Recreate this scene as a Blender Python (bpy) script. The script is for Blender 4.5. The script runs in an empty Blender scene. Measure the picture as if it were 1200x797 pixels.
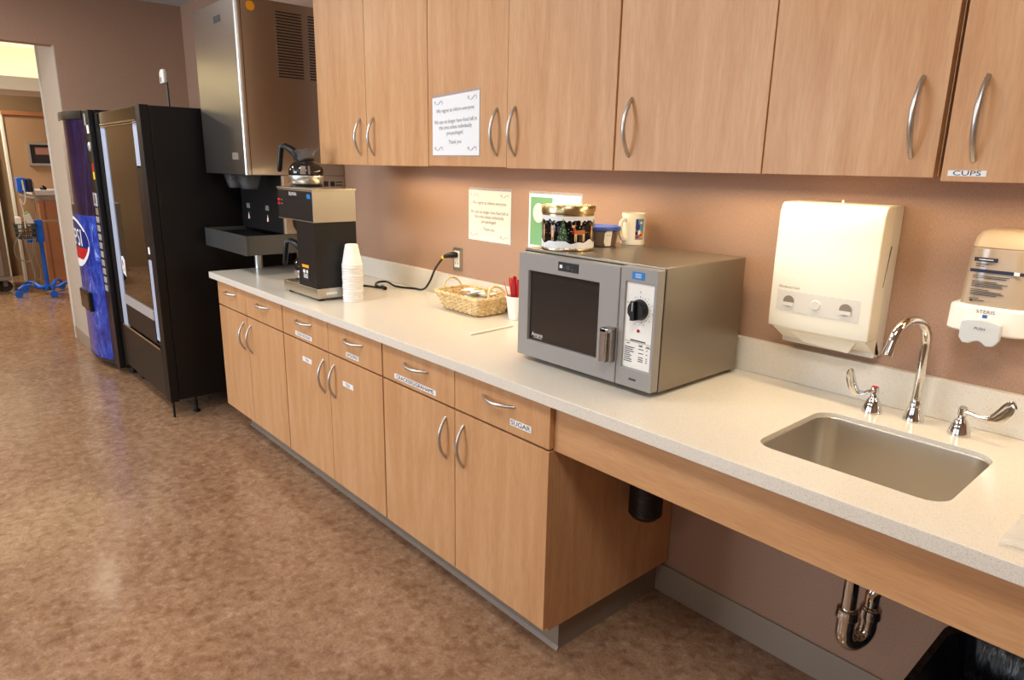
import bpy, bmesh, math, random
from mathutils import Vector, Matrix
random.seed(7)
SC = bpy.context.scene
COL = SC.collection
PI = math.pi

# ------------------------------------------------------------------ materials
def lin(c):
    c /= 255.0
    return c / 12.92 if c <= 0.04045 else ((c + 0.055) / 1.055) ** 2.4
def rgb(r, g, b): return (lin(r), lin(g), lin(b), 1.0)
M = {}
def mat(name, col, rough=0.5, metal=0.0, spec=0.5, emit=None, estr=0.0, trans=0.0, alpha=1.0, ior=1.45, coat=0.0):
    m = bpy.data.materials.new(name); m.use_nodes = True
    b = m.node_tree.nodes['Principled BSDF']
    b.inputs['Base Color'].default_value = col
    b.inputs['Roughness'].default_value = rough
    b.inputs['Metallic'].default_value = metal
    b.inputs['Specular IOR Level'].default_value = spec
    b.inputs['IOR'].default_value = ior
    b.inputs['Transmission Weight'].default_value = trans
    b.inputs['Alpha'].default_value = alpha
    b.inputs['Coat Weight'].default_value = coat
    if emit:
        b.inputs['Emission Color'].default_value = emit
        b.inputs['Emission Strength'].default_value = estr
    M[name] = m
    return m
def nodes(m): return m.node_tree.nodes, m.node_tree.links, m.node_tree.nodes['Principled BSDF']
def noise_color(m, scale, stops, detail=6, rough=0.6, vec_scale=(1, 1, 1), distort=0.0, rot=(0, 0, 0)):
    n, l, b = nodes(m)
    tc = n.new('ShaderNodeTexCoord'); mp = n.new('ShaderNodeMapping')
    mp.inputs['Scale'].default_value = vec_scale; mp.inputs['Rotation'].default_value = rot
    nz = n.new('ShaderNodeTexNoise'); nz.inputs['Scale'].default_value = scale
    nz.inputs['Detail'].default_value = detail; nz.inputs['Roughness'].default_value = rough
    nz.inputs['Distortion'].default_value = distort
    cr = n.new('ShaderNodeValToRGB')
    el = cr.color_ramp.elements
    while len(el) < len(stops): el.new(0.5)
    for e, (p, c) in zip(el, stops): e.position = p; e.color = c
    l.new(tc.outputs['Object'], mp.inputs['Vector']); l.new(mp.outputs['Vector'], nz.inputs['Vector'])
    l.new(nz.outputs['Fac'], cr.inputs['Fac']); l.new(cr.outputs['Color'], b.inputs['Base Color'])
    return tc, mp, nz, cr
def add_bump(m, scale, strength, dist=0.001, vec_scale=(1, 1, 1), detail=3):
    n, l, b = nodes(m)
    tc = n.new('ShaderNodeTexCoord'); mp = n.new('ShaderNodeMapping'); mp.inputs['Scale'].default_value = vec_scale
    nz = n.new('ShaderNodeTexNoise'); nz.inputs['Scale'].default_value = scale; nz.inputs['Detail'].default_value = detail
    bp = n.new('ShaderNodeBump'); bp.inputs['Strength'].default_value = strength; bp.inputs['Distance'].default_value = dist
    l.new(tc.outputs['Object'], mp.inputs['Vector']); l.new(mp.outputs['Vector'], nz.inputs['Vector'])
    l.new(nz.outputs['Fac'], bp.inputs['Height']); l.new(bp.outputs['Normal'], b.inputs['Normal'])
def mix_layer(m, scale, stops, fac, blend='MULTIPLY', vec_scale=(1, 1, 1), detail=4):
    """a second noise layer mixed over whatever feeds Base Color"""
    n, l, b = nodes(m)
    src = b.inputs['Base Color'].links[0].from_socket
    tc = n.new('ShaderNodeTexCoord'); mp = n.new('ShaderNodeMapping'); mp.inputs['Scale'].default_value = vec_scale
    nz = n.new('ShaderNodeTexNoise'); nz.inputs['Scale'].default_value = scale; nz.inputs['Detail'].default_value = detail
    cr = n.new('ShaderNodeValToRGB')
    el = cr.color_ramp.elements
    while len(el) < len(stops): el.new(0.5)
    for e, (p, c) in zip(el, stops): e.position = p; e.color = c
    mx = n.new('ShaderNodeMix'); mx.data_type = 'RGBA'; mx.blend_type = blend; mx.inputs['Factor'].default_value = fac
    l.new(tc.outputs['Object'], mp.inputs['Vector']); l.new(mp.outputs['Vector'], nz.inputs['Vector'])
    l.new(nz.outputs['Fac'], cr.inputs['Fac'])
    l.new(src, mx.inputs['A']); l.new(cr.outputs['Color'], mx.inputs['B'])
    l.new(mx.outputs['Result'], b.inputs['Base Color'])

W1, W2, W3 = rgb(211, 166, 122), rgb(203, 154, 108), rgb(194, 143, 97)
m = mat('maple_vertical', W2, 0.42)
noise_color(m, 7, [(0.3, W3), (0.5, W2), (0.7, W1)], 6, 0.6, (3.0, 3.0, 0.3), 0.5)
mix_layer(m, 70, [(0.35, rgb(226, 218, 212)), (0.6, rgb(255, 255, 255))], 0.35, vec_scale=(4, 4, 0.3))
m = mat('maple_horizontal', W2, 0.42)
noise_color(m, 7, [(0.3, W3), (0.5, W2), (0.7, W1)], 6, 0.6, (0.3, 3.0, 3.0), 0.5)
mix_layer(m, 70, [(0.35, rgb(226, 218, 212)), (0.6, rgb(255, 255, 255))], 0.35, vec_scale=(0.3, 4, 4))
m = mat('cabinet_edge', rgb(120, 70, 50), 0.5)
mat('cabinet_gap', rgb(30, 14, 11), 0.8)
m = mat('wallcovering', rgb(170, 134, 109), 0.6)
noise_color(m, 260, [(0.35, rgb(165, 131, 109)), (0.65, rgb(188, 152, 128))], 3, 0.7, (1, 1, 2.2))
mix_layer(m, 260, [(0.35, rgb(225, 220, 216)), (0.65, rgb(255, 255, 255))], 0.6, vec_scale=(2.4, 2.4, 0.5))
add_bump(m, 260, 0.5, 0.0015, (0.7, 0.7, 2.0))
m = mat('wall_light', rgb(188, 174, 160), 0.7); add_bump(m, 300, 0.2)
m = mat('wall_tan', rgb(170, 136, 104), 0.7); add_bump(m, 300, 0.2)
m = mat('wall_mid', rgb(146, 119, 90), 0.7)
m = mat('wall_brown', rgb(112, 88, 70), 0.7)
mat('white_paint', rgb(226, 224, 216), 0.45)
mat('ceiling_tile', rgb(214, 214, 212), 0.8)
mat('cove_base', rgb(158, 142, 126), 0.45)
mat('base_dark', rgb(140, 126, 112), 0.4)  # darker copy of cove_base; shade on the toe kick put into the colour
m = mat('marmoleum', rgb(160, 122, 98), 0.17)
noise_color(m, 8, [(0.30, rgb(140, 108, 82)), (0.45, rgb(160, 127, 99)), (0.56, rgb(172, 140, 112)), (0.72, rgb(198, 170, 146))], 14, 0.82, (1, 1, 1), 0.35)
mix_layer(m, 1.4, [(0.35, rgb(228, 220, 214)), (0.65, rgb(255, 252, 250))], 0.8)
mix_layer(m, 26, [(0.32, rgb(180, 152, 134)), (0.54, rgb(255, 255, 255))], 0.5, detail=14)
mix_layer(m, 120, [(0.3, rgb(200, 188, 182)), (0.55, rgb(255, 255, 255))], 0.5, detail=6)
mix_layer(m, 34, [(0.52, rgb(0, 0, 0)), (0.70, rgb(88, 80, 74))], 0.9, 'ADD', detail=14)
n, l, b = nodes(m)
b.inputs['Specular IOR Level'].default_value = 0.5
m = mat('quartz', rgb(226, 214, 196), 0.22)
noise_color(m, 700, [(0.30, rgb(198, 187, 172)), (0.42, rgb(224, 217, 204)), (0.6, rgb(230, 224, 212))], 2, 0.5)
mix_layer(m, 330, [(0.28, rgb(200, 186, 174)), (0.38, rgb(255, 255, 255))], 0.6)
m = mat('stainless', rgb(178, 174, 168), 0.3, 1.0); add_bump(m, 90, 0.08, 0.0006, (1, 1, 14))
m = mat('stainless_flat', rgb(180, 176, 170), 0.24, 1.0); add_bump(m, 40, 0.06, 0.0006, (1, 1, 10))
m = mat('sink_steel', rgb(214, 208, 198), 0.36, 1.0); add_bump(m, 70, 0.06, 0.0005, (8, 1, 1))
mat('brushed_nickel', rgb(204, 203, 200), 0.36, 1.0)
mat('chrome', rgb(225, 224, 222), 0.06, 1.0)
mat('gold_metal', rgb(214, 196, 148), 0.25, 1.0)
mat('brass_steel', rgb(200, 192, 176), 0.34, 1.0)
m = mat('vending_black', rgb(18, 15, 16), 0.42, spec=0.4); add_bump(m, 500, 0.2, 0.001)
mat('black_plastic', rgb(20, 19, 20), 0.35)
mat('black_gloss', rgb(10, 9, 9), 0.06)
mat('dark_panel', rgb(22, 20, 20), 0.4)
mat('vending_glass', rgb(12, 11, 10), 0.03, ior=2.2)
mat('bluewhite_strip', rgb(176, 188, 214), 0.35)
mat('gray_metal_paint', rgb(146, 143, 140), 0.42, 0.35)
mat('silver_button', rgb(205, 208, 214), 0.3, 0.5)
mat('dark_slate_plastic', rgb(58, 63, 66), 0.4)
m = mat('mw_case', rgb(150, 140, 126), 0.36, 0.85); add_bump(m, 900, 0.1, 0.0005)
mat('mw_front', rgb(150, 146, 142), 0.45, 0.0)
mat('oven_window', rgb(46, 43, 41), 0.07, ior=1.7)
mat('white_plastic', rgb(238, 236, 230), 0.32)
mat('cream_plastic', rgb(236, 231, 216), 0.35)
mat('offwhite_plastic', rgb(216, 212, 204), 0.4)
mat('soap_beige', rgb(206, 186, 158), 0.4)
mat('lever_gray', rgb(206, 210, 212), 0.4)
mat('foam_white', rgb(244, 242, 238), 0.6)
mat('paper_white', rgb(238, 240, 244), 0.6)
mat('paper_cream', rgb(240, 234, 220), 0.6)
mat('ink_black', rgb(34, 32, 34), 0.6)
mat('ink_gray', rgb(70, 66, 66), 0.6)
mat('ink_white', rgb(240, 240, 240), 0.5)
mat('label_white', rgb(240, 240, 242), 0.5)
mat('red', rgb(196, 28, 34), 0.35)
mat('dark_red', rgb(156, 22, 36), 0.35)
mat('blue_sticker', rgb(30, 120, 196), 0.4)
mat('navy', rgb(34, 40, 66), 0.5)
mat('equip_blue', rgb(22, 98, 214), 0.35)
mat('orange', rgb(246, 168, 34), 0.5)
mat('yellow', rgb(240, 212, 50), 0.5)
mat('green', rgb(116, 172, 124), 0.6)
mat('dark_green', rgb(36, 84, 52), 0.5)
mat('sleeve', rgb(226, 226, 232), 0.15, alpha=0.3)
mat('deer_brown', rgb(190, 110, 62), 0.5)
mat('deer_tan', rgb(226, 190, 140), 0.5)
mat('blue_lid', rgb(60, 92, 176), 0.3)
mat('tub_plastic', rgb(150, 132, 116), 0.2, alpha=0.55)
mat('coffee_brown', rgb(88, 56, 36), 0.6)
mat('rubber', rgb(40, 38, 38), 0.6)
m = mat('bag_black', rgb(20, 22, 28), 0.24); add_bump(m, 14, 0.6, 0.012, (2.5, 2.5, 0.3), 3)
mat('ribbed_black', rgb(38, 28, 24), 0.4)
mat('clear_plastic', rgb(240, 242, 244), 0.08, alpha=0.25)
mat('clear_nozzle', rgb(120, 124, 128), 0.06, alpha=0.3)
mat('carafe_glass', rgb(120, 116, 114), 0.03, alpha=0.35, spec=0.9)
mat('carafe_dark', rgb(24, 20, 20), 0.04, spec=0.8)
mat('cart_gray', rgb(132, 120, 110), 0.5)
mat('desk_wood', rgb(168, 112, 76), 0.4)
mat('desk_white', rgb(206, 198, 200), 0.4)
mat('picture_dark', rgb(44, 34, 38), 0.3)
mat('pink_print', rgb(164, 116, 100), 0.5)
mat('purple_print', rgb(70, 46, 86), 0.5)
mat('wicker_dark', rgb(178, 140, 84), 0.6)
m = mat('wicker', rgb(216, 184, 128), 0.55)
noise_color(m, 60, [(0.3, rgb(200, 162, 104)), (0.5, rgb(226, 198, 146)), (0.7, rgb(240, 220, 176))], 4)
m = mat('soda_blue', rgb(40, 60, 160), 0.12, spec=0.6, coat=0.4)
noise_color(m, 9, [(0.36, rgb(20, 24, 84)), (0.5, rgb(34, 60, 166)), (0.60, rgb(60, 96, 200)), (0.68, rgb(190, 206, 240))], 10, 0.75, (1.6, 1.6, 0.7), 1.2)
n, l, b = nodes(m)
m = mat('soda_purple_reflect', rgb(40, 32, 60), 0.07, spec=0.6, coat=0.4)  # reflections in the upper front, put into the colour as dark purple streaks
noise_color(m, 6, [(0.35, rgb(22, 17, 30)), (0.55, rgb(46, 32, 66)), (0.7, rgb(44, 48, 104))], 8, 0.7, (2.2, 2.2, 0.4), 1.0)
mat('print_sky', rgb(104, 156, 190), 0.35)
mat('print_blue', rgb(48, 60, 150), 0.35)
mat('soap_pouch', rgb(176, 160, 142), 0.12, spec=0.7)
mat('gray_tray', rgb(96, 98, 96), 0.35, 0.6)
mat('navy_print', rgb(28, 44, 120), 0.15)
mat('soda_deep', rgb(24, 40, 120), 0.15)
mat('lamp_warm', rgb(255, 236, 190), 0.5, emit=rgb(255, 226, 160), estr=6.0)
mat('lamp_soft', rgb(255, 236, 190), 0.5, emit=rgb(255, 226, 160), estr=2.5)
mat('lamp_white', rgb(255, 250, 240), 0.5, emit=rgb(255, 248, 235), estr=5.0)
# window glass that lets daylight in: mix of transparent and glossy
def pane_mat():
    m = bpy.data.materials.new('window_glass'); m.use_nodes = True
    n, l = m.node_tree.nodes, m.node_tree.links
    for x in list(n):
        if x.type != 'OUTPUT_MATERIAL': n.remove(x)
    out = [x for x in n if x.type == 'OUTPUT_MATERIAL'][0]
    t = n.new('ShaderNodeBsdfTransparent'); g = n.new('ShaderNodeBsdfGlossy'); g.inputs['Roughness'].default_value = 0.02
    f = n.new('ShaderNodeFresnel'); mx = n.new('ShaderNodeMixShader')
    l.new(f.outputs[0], mx.inputs[0]); l.new(t.outputs[0], mx.inputs[1]); l.new(g.outputs[0], mx.inputs[2]); l.new(mx.outputs[0], out.inputs[0])
    M['window_glass'] = m
pane_mat()

# ------------------------------------------------------------------ geometry helpers
class MB:
    """collects shapes; every face remembers a material slot"""
    def __init__(s): s.v = []; s.f = []; s.m = []; s.mi = 0; s.sm = []; s.smooth = False
    def face(s, idx): s.f.append(tuple(idx)); s.m.append(s.mi); s.sm.append(s.smooth)
    def add(s, vs, fs):
        o = len(s.v); s.v += [Vector(p) for p in vs]
        for f in fs: s.face([o + i for i in f])
        return s
    def merge(s, o, off):
        k = len(s.v); s.v += o.v
        for f, m_, q in zip(o.f, o.m, o.sm): s.f.append(tuple(i + k for i in f)); s.m.append(m_ + off); s.sm.append(q)
        return s
    def mi_(s, i): s.mi = i; return s
    def sm_(s, b): s.smooth = b; return s
    def box(s, x0, x1, y0, y1, z0, z1):
        return s.add([(x0, y0, z0), (x1, y0, z0), (x1, y1, z0), (x0, y1, z0), (x0, y0, z1), (x1, y0, z1), (x1, y1, z1), (x0, y1, z1)],
                     [(0, 3, 2, 1), (4, 5, 6, 7), (0, 1, 5, 4), (1, 2, 6, 5), (2, 3, 7, 6), (3, 0, 4, 7)])
    def obox(s, c, ax, ay, az):
        """oriented box: centre and three half-axis vectors"""
        c, ax, ay, az = Vector(c), Vector(ax), Vector(ay), Vector(az)
        vs = [c + a * ax + b * ay + d * az for d in (-1, 1) for a, b in ((-1, -1), (1, -1), (1, 1), (-1, 1))]
        return s.add(vs, [(0, 3, 2, 1), (4, 5, 6, 7), (0, 1, 5, 4), (1, 2, 6, 5), (2, 3, 7, 6), (3, 0, 4, 7)])
    def prism(s, poly, d0, d1, axis='Y'):
        """polygon extruded along an axis: X -> (y,z), Y -> (x,z), Z -> (x,y)"""
        def P(a, b, d): return {'X': (d, a, b), 'Y': (a, d, b), 'Z': (a, b, d)}[axis]
        k = len(poly); vs = [P(a, b, d0) for a, b in poly] + [P(a, b, d1) for a, b in poly]
        fs = [tuple(range(k)), tuple(range(2 * k - 1, k - 1, -1))]
        sm = s.smooth; s.add(vs, []); o = len(s.v) - 2 * k
        s.smooth = False
        for f in fs: s.face([o + i for i in f])
        s.smooth = sm
        for i in range(k): s.face([o + i, o + (i + 1) % k, o + k + (i + 1) % k, o + k + i])
        return s
    def lathe(s, prof, c=(0, 0, 0), n=32, axis='Z'):
        """profile [(r,h)...] revolved; open ends are capped when r>0 at the end"""
        o = len(s.v); c = Vector(c)
        for r, h in prof:
            for i in range(n):
                a = 2 * PI * i / n
                p = {'Z': (r * math.cos(a), r * math.sin(a), h), 'Y': (r * math.cos(a), h, r * math.sin(a)), 'X': (h, r * math.cos(a), r * math.sin(a))}[axis]
                s.v.append(c + Vector(p))
        for j in range(len(prof) - 1):
            for i in range(n):
                s.face([o + j * n + i, o + j * n + (i + 1) % n, o + (j + 1) * n + (i + 1) % n, o + (j + 1) * n + i])
        sm = s.smooth; s.smooth = False
        if prof[0][0] > 1e-6: s.face([o + i for i in range(n)][::-1])
        if prof[-1][0] > 1e-6: s.face([o + (len(prof) - 1) * n + i for i in range(n)])
        s.smooth = sm
        return s
    def cyl(s, c, r, h, axis='Z', n=24, r2=None):
        return s.lathe([(r, 0), (r if r2 is None else r2, h)], c, n, axis)
    def tube(s, pts, r, n=10, closed=False, flat=1.0):
        pts = [Vector(p) for p in pts]; k = len(pts)
        rs = r if isinstance(r, (list, tuple)) else [r] * k
        o = len(s.v); up = None
        for i, p in enumerate(pts):
            if closed: t = pts[(i + 1) % k] - pts[i - 1]
            else: t = (pts[min(i + 1, k - 1)] - pts[max(i - 1, 0)])
            t.normalize()
            if up is None:
                up = Vector((0, 0, 1)) if abs(t.z) < 0.9 else Vector((0, 1, 0))
            a = t.cross(up)
            if a.length < 1e-5: a = t.orthogonal()
            a.normalize(); bb = a.cross(t).normalized(); up = bb
            for j in range(n):
                q = 2 * PI * j / n
                s.v.append(p + rs[i] * (math.cos(q) * a + flat * math.sin(q) * bb))
        for i in range(k if closed else k - 1):
            for j in range(n):
                s.face([o + i * n + j, o + i * n + (j + 1) % n, o + ((i + 1) % k) * n + (j + 1) % n, o + ((i + 1) % k) * n + j])
        if not closed:
            s.face([o + j for j in range(n)][::-1]); s.face([o + (k - 1) * n + j for j in range(n)])
        return s
    def loft(s, rings, cap=True, capend=True):
        k = len(rings[0]); o = len(s.v)
        for r in rings: s.v += [Vector(p) for p in r]
        for j in range(len(rings) - 1):
            for i in range(k):
                s.face([o + j * k + i, o + j * k + (i + 1) % k, o + (j + 1) * k + (i + 1) % k, o + (j + 1) * k + i])
        if cap: s.face([o + i for i in range(k)][::-1])
        if capend: s.face([o + (len(rings) - 1) * k + i for i in range(k)])
        return s
    def text(s, txt, origin, xdir, ydir, size, align='CENTER', off=0.0006, sx=1.0):
        """flat lettering laid on a surface"""
        vs, fs = glyphs(txt, align)
        X, Y = Vector(xdir).normalized(), Vector(ydir).normalized(); N = X.cross(Y)
        O = Vector(origin) + N * off
        return s.add([O + X * (x * size * sx) + Y * (y * size) for x, y in vs], fs)
_G = {}
def glyphs(txt, align):
    k = (txt, align)
    if k not in _G:
        c = bpy.data.curves.new('glyph', 'FONT'); c.body = txt; c.align_x = align; c.align_y = 'CENTER'; c.size = 1.0; c.resolution_u = 3
        o = bpy.data.objects.new('glyph', c); COL.objects.link(o)
        bpy.context.view_layer.update()
        me = bpy.data.meshes.new_from_object(o.evaluated_get(bpy.context.evaluated_depsgraph_get()))
        _G[k] = ([(v.co.x, v.co.y) for v in me.vertices], [tuple(p.vertices) for p in me.polygons])
        bpy.data.objects.remove(o); bpy.data.curves.remove(c); bpy.data.meshes.remove(me)
    return _G[k]
def rrect(x0, x1, y0, y1, r, n=5):
    pts = []
    for cx, cy, a0 in ((x1 - r, y1 - r, 0), (x0 + r, y1 - r, PI / 2), (x0 + r, y0 + r, PI), (x1 - r, y0 + r, 1.5 * PI)):
        for i in range(n + 1):
            a = a0 + PI / 2 * i / n
            pts.append((cx + r * math.cos(a), cy + r * math.sin(a)))
    return pts
def arc_pts(c, r, a0, a1, n, plane='XZ'):
    out = []
    for i in range(n + 1):
        a = a0 + (a1 - a0) * i / n
        u, w = r * math.cos(a), r * math.sin(a)
        out.append(Vector(c) + Vector({'XZ': (u, 0, w), 'XY': (u, w, 0), 'YZ': (0, u, w)}[plane]))
    return out

def rootloc(o):
    while o.parent: o = o.parent
    return Vector(o.location)
def finish(o, bevel, seg=2):
    if bevel:
        b = o.modifiers.new('bevel', 'BEVEL'); b.width = bevel; b.segments = seg; b.limit_method = 'ANGLE'; b.angle_limit = math.radians(50)
        o.modifiers.new('wn', 'WEIGHTED_NORMAL').keep_sharp = True
def obj(name, mb, mats, parent=None, bevel=0, origin=None, label=None):
    me = bpy.data.meshes.new(name)
    base = rootloc(parent) if parent else (Vector(origin) if origin else Vector((0, 0, 0)))
    me.from_pydata([tuple(v - base) for v in mb.v], [], mb.f)
    if not isinstance(mats, (list, tuple)): mats = [mats]
    for x in mats: me.materials.append(M[x])
    me.polygons.foreach_set('material_index', mb.m)
    me.polygons.foreach_set('use_smooth', [bool(bevel) or s for s in mb.sm])
    bm = bmesh.new(); bm.from_mesh(me); bmesh.ops.recalc_face_normals(bm, faces=bm.faces); bm.to_mesh(me); bm.free()
    if not bevel and any(mb.sm):
        try: me.set_sharp_from_angle(angle=math.radians(45))
        except Exception: pass
    o = bpy.data.objects.new(name, me); COL.objects.link(o)
    if parent: o.parent = parent
    else: o.location = base
    finish(o, bevel)
    if label: o['label'] = label
    return o
def tag(o, label, cat, group=None, kind=None):
    o['label'] = label; o['category'] = cat
    if group: o['group'] = group
    if kind: o['kind'] = kind
    return o
def thing(name, label, cat, loc, group=None):
    o = bpy.data.objects.new(name, None); COL.objects.link(o); o.location = loc; o.empty_display_size = 0.05
    return tag(o, label, cat, group)
def struct(name, mb, mats, label, cat, bevel=0):
    o = obj(name, mb, mats, bevel=bevel); o['kind'] = 'structure'
    o['label'] = label; o['category'] = cat
    return o
def copy_tree(o, parent=None):
    c = o.copy(); COL.objects.link(c)
    if parent: c.parent = parent
    for ch in list(o.children): copy_tree(ch, c)
    return c

# ------------------------------------------------------------------ the room
CEIL = 2.535
struct('floor', MB().box(-10.0, 2.9, -5.4, 0.9, -0.08, 0.0), 'marmoleum', 'glossy mottled brown marbled floor', 'floor')
struct('ceiling', MB().box(-4.72, 2.9, -5.4, 0.1, CEIL, CEIL + 0.06), 'ceiling_tile', 'white ceiling above the break area', 'ceiling')
struct('wall_back', MB().box(-4.6, 2.9, 0.0, 0.12, 0, CEIL), 'wallcovering', 'mauve brown woven wallcovering behind the counter', 'wall')
struct('wall_left', MB().box(-5.25, -4.6, -0.84, 0.12, 0, CEIL), 'wallcovering', 'mauve end wall beside the doorway', 'wall')
struct('wall_left_header', MB().box(-4.72, -4.6, -2.7, -0.8402, 2.168, CEIL), 'wallcovering', 'mauve wall above the open doorway', 'wall')
struct('wall_left_far', MB().box(-4.72, -4.6, -5.4, -2.7, 0, CEIL), 'wallcovering', 'mauve end wall on the window side of the doorway', 'wall')
struct('wall_jamb', MB().box(-5.25, -4.601, -0.846, -0.84, 0.1, 2.5), 'wall_light', 'pale side face of the doorway opening', 'wall')
struct('trim_1', MB().box(-5.262, -5.242, -0.858, -0.838, 0.0, 2.5), 'white_paint', 'white corner guard at the far edge of the doorway', 'trim')
struct('baseboard_jamb', MB().box(-5.255, -4.6, -0.853, -0.841, 0.0, 0.1), 'cove_base', 'beige base strip under the doorway side wall', 'baseboard')
struct('baseboard_left', MB().box(-4.6, -4.592, -0.84, 0.0, 0.0, 0.1), 'cove_base', 'beige base strip on the mauve end wall', 'baseboard')
struct('wall_right', MB().box(2.8, 2.9, -5.4, 0.12, 0, CEIL), 'wall_tan', 'tan wall at the right end of the room', 'wall')
# front wall with two windows (behind the photographer)
WIN = [(-4.1, -1.5), (-0.6, 1.9)]
w = MB()
w.box(-4.72, 2.9, -5.4, -5.28, 0, 0.85); w.box(-4.72, 2.9, -5.4, -5.28, 2.3, CEIL)
w.box(-4.72, WIN[0][0], -5.4, -5.28, 0.85, 2.3); w.box(WIN[0][1], WIN[1][0], -5.4, -5.28, 0.85, 2.3); w.box(WIN[1][1], 2.9, -5.4, -5.28, 0.85, 2.3)
struct('wall_front', w, 'wall_tan', 'tan window wall opposite the counter', 'wall')
for i, (a, b_) in enumerate(WIN):
    f = MB()
    for x in (a, (a + b_) / 2 - 0.025, b_ - 0.05): f.box(x, x + 0.05, -5.38, -5.3, 0.85, 2.3)
    for z in (0.85, 2.25): f.box(a, b_, -5.38, -5.3, z, z + 0.05)
    o = struct('window_%d' % (i + 1), f, 'white_paint', 'white framed %s window opposite the counter' % ('left', 'right')[i], 'window')
    obj('pane', MB().box(a, b_, -5.345, -5.34, 0.85, 2.3), 'window_glass', o)
# base under the open counter, along the back wall
b0 = MB(); b0.prism([(-0.016, 0), (-0.004, 0), (0, 0.012), (0, 0.104), (-0.008, 0.106), (-0.010, 0.02)], -0.04, 2.8, 'X')
struct('baseboard_back', MB().box(-0.04, 2.8, -0.010, 0.0, 0.0, 0.1056), 'cove_base', 'beige cove base on the wall beneath the sink', 'baseboard', 0.002)
# toe kick wrapping the cabinet run
t = MB().box(-2.45, -0.04, -0.4922, -0.484, 0, 0.128); t.box(-0.048, -0.04, -0.484, 0.0, 0, 0.128)
t.prism([(-0.4922, 0), (-0.4922, 0.012), (-0.502, 0.0)], -2.45, -0.036, 'X')
struct('baseboard_cabinets', t, 'base_dark', 'cove base recessed under the row of base cabinets', 'baseboard', 0.001)

# corridor beyond the doorway
struct('ceiling_corridor', MB().box(-10.0, -4.72, -5.4, 0.9, 2.50, 2.56), 'white_paint', 'bright corridor ceiling beyond the doorway', 'ceiling')
struct('wall_corridor_end', MB().box(-9.3, -9.2, -5.4, 0.9, 0, 2.5), 'wall_mid', 'brown end wall of the corridor', 'wall')
struct('wall_corridor_right', MB().box(-9.3, -5.25, 0.75, 0.85, 0, 2.5), 'wall_tan', 'tan side wall of the corridor', 'wall')
struct('wall_corridor_left', MB().box(-9.3, -4.72, -5.4, -5.3, 0, 2.5), 'wall_tan', 'tan far side wall of the corridor', 'wall')
s_ = MB().box(-7.06, -7.0, -5.3, 0.75, 2.04, 2.16); s_.box(-7.7, -7.06, -5.3, 0.75, 2.04, 2.07); s_.box(-7.76, -7.7, -5.3, 0.75, 2.04, 2.5)
struct('trim_cove', s_, 'white_paint', 'lit ceiling cove crossing the corridor', 'trim')
struct('trim_2', MB().box(-9.2, -9.1, -0.96, -0.86, 0, 2.0).box(-9.2, -9.1, -1.90, -1.80, 0, 2.0).box(-9.2, -9.1, -1.9, -0.86, 2.0, 2.1), 'white_paint', 'white door casing at the corridor end', 'trim')
d = MB().box(-9.2, -9.14, -1.79, -0.97, 0.01, 2.0)
o = struct('door_1', d, 'wall_light', 'pale door at the corridor end', 'door')
# partition with wood cap and white edge
p = thing('partition_wall', 'tan partition with wooden top cap behind the reception desk', 'partition', (-8.7, -0.2, 0))
obj('panel', MB().box(-8.72, -8.62, -0.76, 0.7, 0, 1.885), 'wall_tan', p)
obj('top_cap', MB().box(-8.74, -8.6, -0.775, 0.7, 1.885, 1.93), 'desk_wood', p, 0.004)
obj('edge_strip', MB().box(-8.725, -8.61, -0.785, -0.76, 0, 1.92), 'white_paint', p, 0.003)
p = thing('framed_picture', 'dark framed landscape picture hanging on the tan partition', 'picture', (-8.61, -0.3, 1.46))
f = MB().box(-8.62, -8.59, -0.575, -0.03, 1.335, 1.36).box(-8.62, -8.59, -0.575, -0.03, 1.57, 1.595).box(-8.62, -8.59, -0.575, -0.55, 1.36, 1.57).box(-8.62, -8.59, -0.055, -0.03, 1.36, 1.57)
obj('frame', f, 'brass_steel', p)
obj('mat_board', MB().box(-8.619, -8.608, -0.55, -0.055, 1.36, 1.57), 'picture_dark', p)
pr = MB().box(-8.608, -8.606, -0.50, -0.105, 1.395, 1.54); pr.mi = 1; pr.box(-8.6062, -8.6052, -0.50, -0.105, 1.395, 1.46)
obj('print', pr, ['pink_print', 'picture_dark'], p)
# reception desk
p = thing('reception_desk', 'wood fronted reception desk with pale top beyond the doorway', 'desk', (-8.35, -0.1, 0))
obj('body', MB().box(-8.55, -8.17, -0.555, 0.6, 0.0, 0.96), 'desk_wood', p, 0.003)
obj('end_panel', MB().box(-8.56, -8.15, -0.60, -0.556, 0.0, 0.96), 'desk_wood', p, 0.003)
obj('top', MB().box(-8.6, -8.08, -0.66, 0.65, 1.02, 1.075), 'desk_white', p, 0.004)
obj('riser', MB().box(-8.5, -8.2, -0.6, 0.6, 0.96, 1.02), 'white_paint', p)
o = obj('desk_bell', MB().sm_(True).lathe([(0.03, 0), (0.032, 0.01), (0.028, 0.03), (0.012, 0.042), (0.004, 0.05), (0, 0.05)], (-8.2, -0.53, 1.075), 16), 'black_plastic', origin=(-8.2, -0.53, 1.075))
tag(o, 'small black knob shaped object on the reception desk top', 'desk item')
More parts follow.
